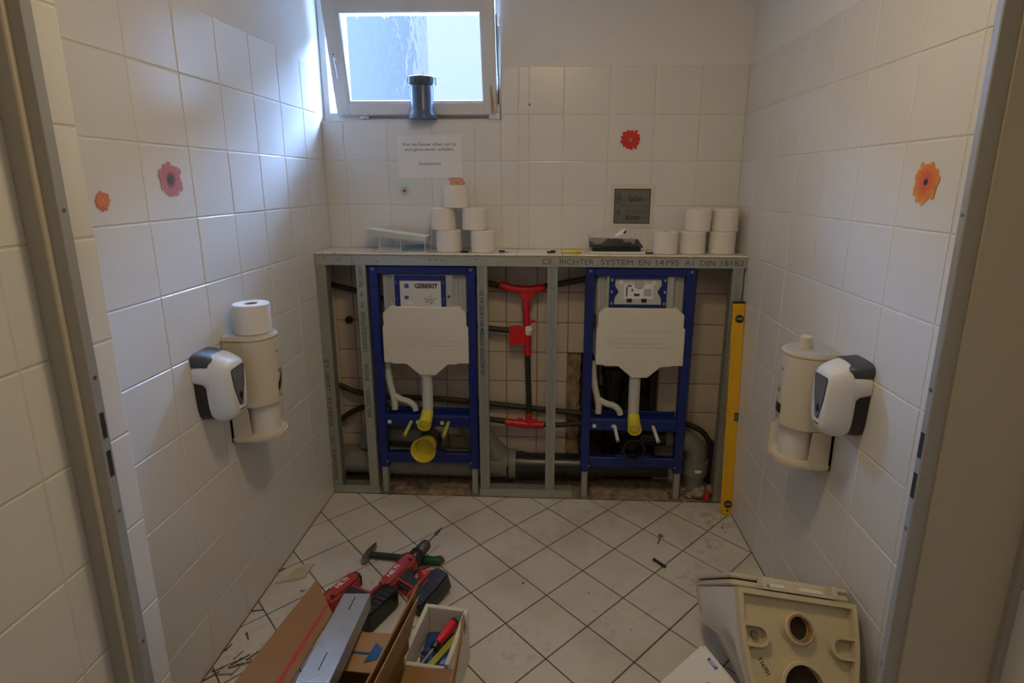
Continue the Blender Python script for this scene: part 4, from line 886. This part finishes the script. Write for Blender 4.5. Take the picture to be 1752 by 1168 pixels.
# ------------------------------------------------------------------ toilet bowl lying with its back towards the door
Rt_ = Matrix.Rotation(.1147, 4, 'Z') @ Matrix.Rotation(-.6901, 4, 'X') @ Matrix.Rotation(.1792, 4, 'Y')
MT = Matrix.Translation((.6747, 1.1629, .1921)) @ Rt_ @ Matrix.Scale(.9577, 4)
tb = thing('toilet_bowl', 'removed white toilet bowl lying by the right wall, its back facing up', 'toilet bowl', M=MT)
YS = [0, .07, .115, .185, .32, .41, .475, .515]
LV = [(.34, (.175, .178, .181, .185, .182, .165, .125, .075), 1.0), (.29, (.174, .176, .178, .181, .177, .159, .118, .068), .985), (.235, (.171, .172, .173, .172, .168, .150, .110, .062), .96), (.20, (.167, .167, .156, .122, .122, .112, .082, .046), .90), (.14, (.156, .156, .135, .088, .095, .088, .065, .035), .78), (.07, (.140, .139, .110, .074, .078, .070, .05, .028), .63), (.01, (.124, .122, .092, .062, .062, .054, .036, .02), .50)]
rings = []
for z, ws, lf in LV:
    yb_ = .03; ys = [max(yb_, y*lf if y > .06 else y) for y in YS]
    ys[1] = max(.055, ys[1]*lf+.01); ys = [yb_]+[max(ys[i], yb_+.012*i) for i in range(1, 8)]
    half = list(zip(ws, ys)); tip = (0, max(.535*lf, ys[-1]+.008))
    rings.append([(x, y, z) for x, y in half]+[(tip[0], tip[1], z)]+[(-x, y, z) for x, y in half[::-1]])
MB().loft(rings).build('ceramic_body', M_ceram, tb, 65, fix=True)
bk = [(w[0], z) for z, w, l in LV]; ol = bk+[(-x, z) for x, z in bk[::-1]]
def inset(p, d):
    c = (0, .19); out = []
    for x, z in p: out.append((x-math.copysign(d, x), min(max(z, .01+d), .34-d)))
    return out
il = inset(ol, .014); n = len(ol)
b_ = MB(); b_.loft([[(x, .031, z) for x, z in ol], [(x, 0, z) for x, z in ol], [(x, 0, z) for x, z in il], [(x, .031, z) for x, z in il]], caps=False)
b_.build('back_rim', M_ceramraw, tb, 40, fix=True)
MB().add([(x, .0285, z) for x, z in il], [tuple(range(n))]).build('back_panel', M_ceramraw, tb)
FBk = frame((0, 0, 0), (1, 0, 0), (0, 0, 1))
def boss(z, ro, ri, dep, st=False):
    q = MB().lathe([(ro+.006, -.029), (ro, -.012), (ro, dep), (ro-.003, dep+.003), (ri, dep+.003), (ri, -.024), (0, -.024)], 32, FBk @ Matrix.Translation((0, z, 0)))
    o = q.build('inlet_collar' if st else 'outlet_collar', M_ceramraw, tb, 40)
    MB().lathe([(0, -.022), (ri*.98, -.022)], 24, FBk @ Matrix.Translation((0, z, 0))).build('bore', mat('dark_bore', (.03, .015, .008), .8), o)
    if st: MB().lathe([(ri-.0005, -.015), (ri-.0005, dep+.0034), (ri+.005, dep+.0036), (ri+.006, dep+.003)], 32, FBk @ Matrix.Translation((0, z, 0))).build('rust_ring', M_rustst, o)
boss(.255, .043, .031, .0, True); boss(.110, .066, .055, .004)
for sg in (-1, 1):
    zc, hw_, xi, xo = .222, .030, .088, .160
    arc = [(xi+.030-.030*math.cos(a), zc+.030*math.sin(a)) for a in [math.pi/2-math.pi*k/12 for k in range(13)]]
    arc = [(xi+.030-math.cos(a)*.030, zc+math.sin(a)*.030) for a in [math.pi/2*(1-k/6) for k in range(13)]]
    out_ = [(xo, zc+.030)]+arc+[(xo, zc-.030)]
    inn_ = [(xo, zc+.021)]+[(xi+.030-math.cos(a)*.021, zc+math.sin(a)*.021) for a in [math.pi/2*(1-k/6) for k in range(13)]]+[(xo, zc-.021)]
    MB().prism([(sg*x, z) for x, z in out_]+[(sg*x, z) for x, z in inn_[::-1]], -.0285, .001, FBk).build('bolt_pocket', M_ceramraw, tb, fix=True)
MB().tube([(-.125, .027, .222), (-.125, .016, .222)], .010, 16).build('bolt_hole', M_greyp, tb)
text(tb, 'T16701', .016, FBk @ Matrix.Translation((-.098, .145, -.0278)) @ Matrix.Rotation(-.95, 4, 'Z'), M_ink, 'stamp', bold=.0003)
def dslab(z0, z1, wq, lq, y0_=.045):
    P = [(wq, y0_), (wq, .20), (wq*.98, .32), (wq*.88, .42), (wq*.66, .49), (wq*.35, .525), (0, .535)]
    P = [(x, y*lq) for x, y in P]; P = P+[(-x, y) for x, y in P[-2::-1]]
    return MB().prism(P, z0, z1)
dslab(.344, .361, .178, 1.0).build('seat', M_cream, tb, 40, bevel=.004, seg=2, fix=True)
dslab(.366, .380, .180, 1.01).build('lid', mat('ivory_plastic', (.62, .58, .47), .35), tb, 40, bevel=.004, seg=2, fix=True)
hg = MB().box((-.10, .005, .344), (.125, .045, .350)).box((-.10, .005, .35), (-.085, .045, .378)).box((.11, .005, .35), (.125, .045, .378)).box((-.085, .035, .35), (.11, .044, .374)).build('hinge_bracket', M_cream, tb, bevel=.002)
for a, c in ((-.075, -.03), (.02, .085)): MB().box((a, .012, .351), (c, .034, .362)).build('hinge_plate', M_paper, hg, bevel=.002)

# white cistern cover leaning in front of the bowl
C0, C1, C2 = V((.470, 1.408, .235)), V((.312, 1.338, .135)), V((.508, 1.265, .185))
ua = (C1-C0).normalized(); nb_ = ua.cross(C2-C0).normalized(); va = nb_.cross(ua)
if nb_.z < 0: nb_ = -nb_; va = -va
if va.dot(C2-C0) < 0: va = -va
mc = Matrix(((ua.x, va.x, nb_.x, C0.x), (ua.y, va.y, nb_.y, C0.y), (ua.z, va.z, nb_.z, C0.z), (0, 0, 0, 1)))
cv = thing('cistern_cover', 'white plastic cover with a blue label leaning beside the toilet bowl', 'cover', M=mc)
MB().box((0, 0, -.026), (.22, .17, 0)).build('shell', M_white, cv, 40, bevel=.007, seg=3, fix=True)
bl = MB().box((.012, .040, .0001), (.022, .075, .0006)).build('blue_label', M_inkblue, cv)
MB().box((.014, .046, .0006), (.016, .070, .0008)).build('label_stripe', M_paper, bl); MB().box((.018, .046, .0006), (.0195, .064, .0008)).build('label_stripe', M_paper, bl)
MB().lathe([(0, .0006), (.003, .0004), (.003, 0)], 12, Matrix.Translation((.062, .085, 0))).build('dark_spot', M_rust, cv)

# ------------------------------------------------------------------ tools on the floor
def drill(label, loc, ang, mirror, tiltx=0, bit=True, tilt=0):
    t = thing('cordless_drill', label, 'cordless drill', M=Matrix.Translation(loc) @ Matrix.Rotation(R(ang), 4, 'Z') @ Matrix.Rotation(R(tilt), 4, 'Y') @ Matrix.Rotation(R(tiltx), 4, 'X'), group='cordless drills on the floor')
    s = -1 if mirror else 1
    Y = lambda P: [(x, y*s) for x, y in P]
    MB().prism(Y([(-.092, -.018), (-.098, .0), (-.092, .022), (-.075, .033), (.055, .034), (.075, .026), (.08, -.02), (.05, -.034), (-.07, -.034)]), -.030, .030).build('motor_housing', M_redp, t, 40, bevel=.014, seg=3, fix=True)
    MB().prism(Y([(-.102, -.016), (-.104, .014), (-.088, .026), (-.07, .034), (-.066, .02), (-.072, -.02), (-.085, -.03)]), -.0285, .0285).build('rear_cap', M_gun, t, 40, bevel=.010, seg=2, fix=True)
    MB().prism(Y([(.01, .0345), (.075, .029), (.075, .01), (.02, .02)]), -.026, .031).build('upper_shell', M_gun, t, 40, bevel=.006, seg=2, fix=True)
    FX = frame((0, 0, 0), (0, 1, 0), (0, 0, 1))
    MB().lathe([(0, .07), (.028, .07), (.030, .075), (.030, .104), (.026, .110), (0, .11)], 24, FX).build('torque_ring', M_blackgl, t, 35)
    ch = MB().lathe([(0, .108), (.023, .108), (.025, .116), (.025, .140), (.021, .158), (.011, .166), (0, .166)], 24, FX).build('chuck', M_dsteel, t, 35)
    if bit: MB().tube([(.16, 0, 0), (.205, 0, 0)], .0028, 8).tube([(.205, 0, 0), (.212, 0, 0), (.236, 0, 0), (.240, 0, 0)], [.003, .007, .007, .003], 10).tube([(.24, 0, 0), (.252, 0, 0)], .0028, 6).build('bit_holder', M_dsteel, ch, 40)
    MB().prism(Y([(-.045, -.02), (.022, -.02), (.030, -.035), (.006, -.075), (-.004, -.125), (-.055, -.13), (-.05, -.085), (-.05, -.05)]), -.021, .021).build('handle', M_gun, t, 40, bevel=.008, seg=2, fix=True)
    MB().prism(Y([(-.040, -.03), (-.032, -.03), (-.034, -.12), (-.042, -.12)]), -.0225, .0225).build('handle_stripe', M_redp, t, fix=True)
    MB().prism(Y([(.018, -.033), (.032, -.036), (.026, -.058), (.012, -.06)]), -.009, .009).build('trigger', M_gun, t, bevel=.003, fix=True)
    MB().prism(Y([(.044, -.006), (.058, -.012), (.05, -.024), (.04, -.018)]), -.031, .0315).build('direction_switch', M_blackgl, t, fix=True)
    ft = MB().prism(Y([(-.078, -.118), (.05, -.118), (.062, -.142), (-.09, -.142)]), -.034, .034).build('battery_mount', M_redp, t, 40, bevel=.006, seg=2, fix=True)
    bt = MB().prism(Y([(-.096, -.138), (.066, -.138), (.072, -.155), (.070, -.205), (.055, -.213), (-.085, -.213), (-.098, -.20)]), -.0365, .0365).build('battery', M_blackgl, t, 40, bevel=.006, seg=2, fix=True)
    for k in range(6): MB().prism(Y([(-.07+.022*k, -.168), (-.058+.022*k, -.168), (-.060+.022*k, -.208), (-.072+.022*k, -.208)]), .0365, .0385).build('battery_rib', M_gun, bt, fix=True)
    MB().prism(Y([(-.02, -.150), (.012, -.150), (.012, -.156), (-.02, -.156)]), .0366, .0372).build('red_mark', M_redp, bt, fix=True)
    text(t, 'HILTI', .026, Matrix.Translation((-.022, .008*s, .0302)) @ Matrix.Rotation(math.pi if mirror else 0, 4, 'Z'), M_paper, bold=.0008)
    return t
drill('red cordless drill with bit lying across the hammer', (-.583, 1.905, .046), 58, False, 0, True, -15)
drill('red cordless drill half hidden behind the cardboard flap', (-.785, 1.785, .039), 245, True, 0, False)
# hammer
hm = thing('hammer', 'hammer with green grip lying under the cordless drill', 'hammer', (-.76, 2.047, .016)); hm.rotation_euler = (0, R(-2.6), R(-8))
MB().tube([(.01, 0, .0), (.19, .0, -.001)], [.013, .0125], 12).build('handle', M_gun, hm, 40)
MB().tube([(.150, 0, 0), (.19, 0, 0), (.26, 0, 0), (.315, 0, 0), (.322, 0, 0)], [.0145, .0155, .0150, .0158, .012], 14).build('grip', M_dgreen, hm, 40)
for x in (.16, .175, .300): MB().lathe([(.0155, -.002), (.0175, 0), (.0155, .002)], 14, frame((x, 0, 0), (0, 1, 0), (0, 0, 1))).build('grip_ring', M_dgreen, hm)
MB().loft([[(x0-.011, -.052, -.012), (x0+.011, -.052, -.012), (x0+.011, -.052, .012), (x0-.011, -.052, .012)] for x0 in (0,)]+[[(-.013, -.02, -.015), (.013, -.02, -.015), (.013, -.02, .015), (-.013, -.02, .015)], [(-.013, .015, -.015), (.014, .015, -.015), (.014, .015, .015), (-.013, .015, .015)], [(-.002, .068, -.014), (.006, .068, -.014), (.006, .068, .012), (-.002, .068, .012)]]).build('head', M_steel, hm, bevel=.002, fix=True)
# pincers
pc = thing('pincers', 'rusty pincers beneath the hammer grip and the drill chuck', 'pincers', (-.478, 2.02, .007)); pc.rotation_euler = (0, 0, R(35))
for s in (-1, 1):
    MB().tube(catmull([(.045, s*.002, 0), (.040, s*.018, 0), (.015, s*.018, 0), (-.005, -s*.004, 0), (-.05, -s*.014, 0), (-.11, -s*.020, 0)], 4), [.006]*21, 8).build('arm', M_rust, pc, 50)
MB().lathe([(0, .009), (.008, .008), (.008, -.006)], 14).build('rivet', M_dsteel, pc)
# red tape scraps
for (x, y, s, lab) in ((-.497, 1.925, .020, 'crumpled red tape scrap between the drill and its battery'), (-.548, 1.838, .014, 'crumpled red tape scrap under the drill handle')):
    bm = bmesh.new(); bmesh.ops.create_icosphere(bm, subdivisions=2, radius=s)
    for v in bm.verts: v.co *= random.uniform(.8, 1.15)
    me = bpy.data.meshes.new('tape_scrap'); bm.to_mesh(me); bm.free(); me.materials.append(M_redb)
    o = bpy.data.objects.new('tape_scrap', me); COL.objects.link(o); o.location = (x, y, s*1.12+.001); tag(o, lab, 'scrap', 'red tape scraps')
# tile shard, studs up
sh_t = thing('tile_shard', 'broken tile shard with studded back near the left wall', 'tile shard', (-1.03, 1.915, .001))
MB().prism([(-.055, -.045), (.048, -.008), (.055, .075), (.018, .07), (.0, .055)], 0, .007).build('body', M_biscuit, sh_t, bevel=.001, fix=True)
for i in range(-4, 5):
    for j in range(-3, 6):
        x, y = i*.014+(j % 2)*.007, j*.013
        if -.02 < x < .045 and y > -.03+.25*x-.005 and y < .045+x*.5 and x > -.045+(y+.04)*.6: MB().lathe([(0, .0095), (.0035, .009), (.0045, .007)], 8, Matrix.Translation((x, y, 0))).build('stud', M_biscuit, sh_t)
# screws and plugs
def screw(label, x, y, ang, L=.045, r=.0022, m=None, name='screw', head=.0045, group='screws and nails on the floor'):
    t = thing(name, label, name.replace('_', ' '), (x, y, r+.0008), group=group); t.rotation_euler = (0, 0, R(ang))
    MB().tube([(-L/2, 0, 0), (L/2-.006, 0, 0), (L/2, 0, 0)], [r, r, r*.15], 8).build('shank', m or M_dsteel, t, 50)
    MB().tube([(-L/2-.003, 0, head-r), (-L/2, 0, head-r*1.0)], [head, head*.6], 10).build('head', m or M_dsteel, t, 50)
    return t
wall_lab = 'small dark screw in the scattered heap beside the cardboard flap'
NP = [(-1.052, 1.492, 40), (-1.03, 1.505, 55), (-1.012, 1.522, 48), (-.985, 1.505, 30), (-1.0, 1.497, 20), (-1.022, 1.487, 25), (-1.04, 1.53, 70), (-.968, 1.512, 15), (-.99, 1.53, 62), (-1.045, 1.452, 5), (-1.075, 1.470, 35), (-1.082, 1.445, 50), (-1.015, 1.475, 75)]
for k, (x, y, a) in enumerate(NP): screw('dark screw in the loose heap between left wall and cardboard flap', x, y, a, random.uniform(.03, .05), .0020, M_dsteel if k % 3 else M_steel, head=.0038)
screw('curled dark screw lying apart from the heap by the left wall', -1.05, 1.603, -50, .03)
screw('dark nail at the foot of the left wall by a floor joint', -1.078, 1.728, 12, .04)
screw('dark screw nearest the tile shard along the left wall', -1.092, 1.955, 60, .022)
screw('bent dark nail just behind the cardboard flap', -.952, 1.838, 30, .016)
screw('dark screw standing alone beside the left wall joint', -1.092, 1.56, 78, .03)
e1 = screw('grey eye screw on the floor tiles at the right', .507, 2.222, 248, .065, .0032, M_steel, 'eye_screw', .004)
MB().tube([(-.034-.010*math.cos(a)+0, .010*math.sin(a), .001) for a in [2*math.pi*k/14 for k in range(15)]], .0025, 8).build('eye', M_steel, e1, 60)
wp = thing('black_plug', 'black ribbed wall plug on the floor tiles at the right', 'wall plug', (.478, 2.062, .0075)); wp.rotation_euler = (0, 0, R(-48))
MB().tube([(-.030, 0, 0), (-.024, 0, 0), (-.022, 0, 0), (.026, 0, 0), (.028, 0, 0), (.032, 0, 0)], [.0075, .0075, .0055, .0055, .0065, .0055], 12).build('body', M_blackgl, wp, 40)
for k in range(7): MB().tube([(-.018+.0065*k, 0, 0), (-.0155+.0065*k, 0, 0)], .0062, 12).build('rib', M_blackgl, wp)
for (x, y, s, lab) in ((-.091, 1.921, .006, 'tiny dark crumb on the middle floor tiles'), (.705, 1.972, .005, 'tiny dark crumb on the floor behind the toilet seat'), (.17, 1.88, .0035, 'tiny grit speck right of the middle floor tiles'), (.31, 1.70, .0035, 'tiny grit speck near the white cover'), (-.56, 2.13, .003, 'tiny grit speck beyond the drill bit'), (.82, 2.33, .007, 'small brown crumb in front of the spirit level')):
    bm = bmesh.new(); bmesh.ops.create_icosphere(bm, subdivisions=1, radius=s)
    for v in bm.verts: v.co *= random.uniform(.6, 1.2); v.co.z *= .5
    me = bpy.data.meshes.new('crumb'); bm.to_mesh(me); bm.free(); me.materials.append(M_rust)
    o = bpy.data.objects.new('crumb', me); COL.objects.link(o); o.location = (x, y, s*.5); tag(o, lab, 'crumb', 'crumbs on the floor')

# ------------------------------------------------------------------ cardboard boxes
ca = thing('cardboard_box', 'open cardboard box with spread flaps and a blue arrow', 'cardboard box', (-.55, 1.2, 0)); o = V(ca.location)
cq = lambda pts: [V(p)-o for p in pts]
zr = .245
A, B, C_, D_ = V((-.665, 1.385, 0)), V((-.412, 1.382, 0)), V((-.55, .80, 0)), V((-.80, .80, 0))
A = V((-.645, 1.388, 0)); D_ = V((-.745, .80, 0)); C_ = V((-.52, .80, 0))
up_ = V((0, 0, zr))
for nm, p, q in (('far_wall', A, B), ('right_wall', B, C_), ('near_wall', C_, D_), ('left_wall', D_, A)):
    MB().slab(cq([p, q, q+up_, p+up_]), .005).build(nm, M_card, ca)
MB().slab(cq([A+V((0, 0, .003)), D_+V((0, 0, .003)), C_+V((0, 0, .003)), B+V((0, 0, .003))]), .004).build('bottom', M_card, ca)
lf_ = MB().slab(cq([(-.700, 1.00, .252), (-.668, 1.452, .252), (-.782, 1.605, .245), (-.87, 1.00, .245)]), .005).build('side_flap', M_card, ca)
MB().slab(cq([(-.738, 1.00, .2535), (-.727, 1.00, .2535), (-.692, 1.482, .2523), (-.701, 1.494, .2523)]), .002).build('red_stripe', M_redline, lf_)
ff = MB().slab(cq([(-.640, 1.388, .247), (-.412, 1.384, .247), (-.452, 1.250, .240), (-.62, 1.262, .240)]), .004).build('end_flap', M_cardin, ca)
av = V((.055, -.004, 0)).normalized(); ac = V((-.472, 1.300, .2455))
MB().slab(cq([(-.556, 1.318, .2472), (-.500, 1.314, .2472), (-.500, 1.308, .2468), (-.556, 1.312, .2468)]), .0012).build('arrow_shaft', M_arrow, ff)
MB().slab(cq([(-.512, 1.281, .2456), (-.444, 1.306, .2466), (-.496, 1.348, .2490)]), .0012).build('arrow_head', M_arrow, ff)
rf_ = MB().slab(cq([(-.412, 1.380, .25), (-.387, 1.42, .388), (-.445, 1.09, .36), (-.470, 1.05, .25)]), .005).build('standing_flap', M_card, ca)
MB().slab(cq([(-.404, 1.378, .25), (-.380, 1.405, .365), (-.425, 1.09, .36), (-.455, 1.05, .25)]), .003).build('torn_layer', M_cardin, rf_)
# galvanised profile across the box
Pf, Pn = V((-.592, 1.470, .312)), V((-.572, 1.03, .372))
dl = (Pf-Pn).normalized(); wl_ = dl.cross(V((0, 0, 1))).normalized(); nl = wl_.cross(dl)
mp_ = Matrix(((wl_.x, dl.x, nl.x, Pn.x), (wl_.y, dl.y, nl.y, Pn.y), (wl_.z, dl.z, nl.z, Pn.z), (0, 0, 0, 1)))
mk = bpy.data.materials.new('knurled_zinc'); mk.use_nodes = True; nt = mk.node_tree; bs = nt.nodes['Principled BSDF']
bs.inputs['Base Color'].default_value = (.75, .77, .80, 1); bs.inputs['Metallic'].default_value = .9; bs.inputs['Roughness'].default_value = .32
tc = nd(nt, 'ShaderNodeTexCoord'); w1_ = nd(nt, 'ShaderNodeTexWave', bands_direction='X'); w1_.inputs['Scale'].default_value = 55; w2_ = nd(nt, 'ShaderNodeTexWave', bands_direction='Y'); w2_.inputs['Scale'].default_value = 40
nt.links.new(tc.outputs['Object'], w1_.inputs[0]); nt.links.new(tc.outputs['Object'], w2_.inputs[0])
ml_ = nd(nt, 'ShaderNodeMath', operation='MULTIPLY'); nt.links.new(w1_.outputs['Fac'], ml_.inputs[0]); nt.links.new(w2_.outputs['Fac'], ml_.inputs[1])
bp = nd(nt, 'ShaderNodeBump'); bp.inputs['Strength'].default_value = .8; bp.inputs['Distance'].default_value = .002; nt.links.new(ml_.outputs[0], bp.inputs['Height']); nt.links.new(bp.outputs[0], bs.inputs['Normal'])
gp = thing('metal_profile', 'galvanised knurled steel profile lying across the open cardboard box', 'metal profile', M=mp_)
LP = (Pf-Pn).length; hw_ = .041
MB().box((-hw_, -.15, -.0015), (hw_, LP, 0)).build('web', mk, gp)
for s in (-1, 1):
    MB().box((s*hw_-.0008, -.15, -.050), (s*hw_+.0008, LP, -.0015)).build('flange', M_galv, gp)
    MB().box((min(s*hw_, s*(hw_-.01)), -.15, -.0512), (max(s*hw_, s*(hw_-.01)), LP, -.050)).build('lip', M_galv, gp)
for y_ in (.15, .395): MB().box((-.0016, y_-.032, .0), (.0016, y_+.032, .0006)).build('slot', M_black, gp)
# second carton with a polystyrene tray
cbx = thing('cardboard_box', 'cardboard box with a torn right flap in front of the polystyrene tray', 'cardboard box', (-.34, 1.15, 0)); o = V(cbx.location)
A, B, C_, D_ = V((-.404, 1.318, 0)), V((-.262, 1.316, 0)), V((-.262, .85, 0)), V((-.404, .85, 0)); up_ = V((0, 0, .19))
for nm, p, q in (('far_wall', A, B), ('right_wall', B, C_), ('near_wall', C_, D_), ('left_wall', D_, A)): MB().slab(cq([p, q, q+up_, p+up_]), .005).build(nm, M_card, cbx)
MB().slab(cq([A+V((0, 0, .003)), D_+V((0, 0, .003)), C_+V((0, 0, .003)), B+V((0, 0, .003))]), .004).build('bottom', M_card, cbx)
MB().slab(cq([(-.402, 1.318, .198), (-.266, 1.316, .198), (-.266, 1.03, .185), (-.402, 1.03, .185)]), .004).build('end_flap', M_card, cbx)
tf = MB().slab(cq([(-.258, 1.00, .195), (-.256, 1.318, .20), (-.250, 1.415, .285), (-.240, 1.37, .315), (-.243, 1.0, .31)]), .006).build('torn_flap', M_card, cbx)
for k in range(5): MB().slab(cq([(-.249+.003*k, 1.405-.012*k, .285), (-.246+.003*k, 1.402-.012*k, .286), (-.244+.003*k, 1.412-.010*k, .302+.004*(k % 2)), (-.247+.003*k, 1.414-.010*k, .300)]), .002).build('torn_edge', M_cardin, tf)
pt_ = thing('polystyrene_tray', 'white polystyrene tray holding a red screwdriver and a blue bag', 'tray', (-.34, 1.45, 0)); o = V(pt_.location); pt_.rotation_euler = (0, 0, R(-7))
hx, hy, th, hz, fz = .074, .112, .014, .20, .10
for nm, a, c in (('floor', (-hx, -hy, .0), (hx, hy, fz)), ('long_wall', (-hx, -hy, fz), (-hx+th, hy, hz)), ('long_wall', (hx-th, -hy, fz), (hx, hy, hz)), ('end_wall', (-hx+th, hy-th, fz), (hx-th, hy, hz)), ('end_wall', (-hx+th, -hy, fz), (hx-th, -hy+th, hz*.9))):
    MB().box(a, c).build('tray_'+nm, M_foam, pt_, bevel=.003)
bb = tag(MB().loft([[(-.34+x*.046*f_, 1.462+y*.07*f_, z) for x, y in ((-1, -1), (0, -1.05), (1, -1), (1.05, 0), (1, 1), (0, 1.04), (-1, 1), (-1.04, 0))] for f_, z in ((.98, .1015), (1.03, .118), (.85, .128), (.5, .131))]).build('blue_bag', M_bluebag, None, 30), 'dark blue plastic bag filling the polystyrene tray', 'bag')
sd = thing('screwdriver', 'red screwdriver with black bands lying in the polystyrene tray', 'screwdriver', M=Matrix.Translation((-.325, 1.478, .158)) @ Matrix.Rotation(R(62), 4, 'Z') @ Matrix.Rotation(R(-8), 4, 'Y'))
FX = frame((0, 0, 0), (0, 1, 0), (0, 0, 1))
MB().lathe([(0, .062), (.010, .061), (.015, .052), (.0165, .03), (.014, .0), (.0125, -.022), (.0125, -.03), (0, -.03)], 18, FX).build('handle', M_redb, sd, 40)
MB().lathe([(.0158, .0535), (.013, .062), (0, .0645)], 18, FX).build('end_cap', M_blackgl, sd, 40)
MB().lathe([(0, -.028), (.0145, -.029), (.0155, -.038), (.012, -.05), (0, -.052)], 18, FX).build('collar', M_blackgl, sd, 40)
MB().tube([(-.05, 0, 0), (-.13, 0, 0)], .0038, 10).build('shaft', M_steel, sd, 50)
tag(MB().slab([(-.365, 1.385, .134), (-.343, 1.378, .134), (-.276, 1.500, .137), (-.293, 1.515, .137)], .008).build('rubber_strip', M_ybox, None, bevel=.003), 'yellow green rubber strip beside the screwdriver in the tray', 'strip')
tp = thing('wire_coil', 'small coil of grey wire at the tip of the screwdriver', 'wire coil', (-.374, 1.42, .136))
for k in range(4): MB().tube([(.013*math.cos(a), .013*math.sin(a), .003*k) for a in [2*math.pi*i/16 for i in range(17)]], .0018, 6).build('winding', M_steel, tp, 60)
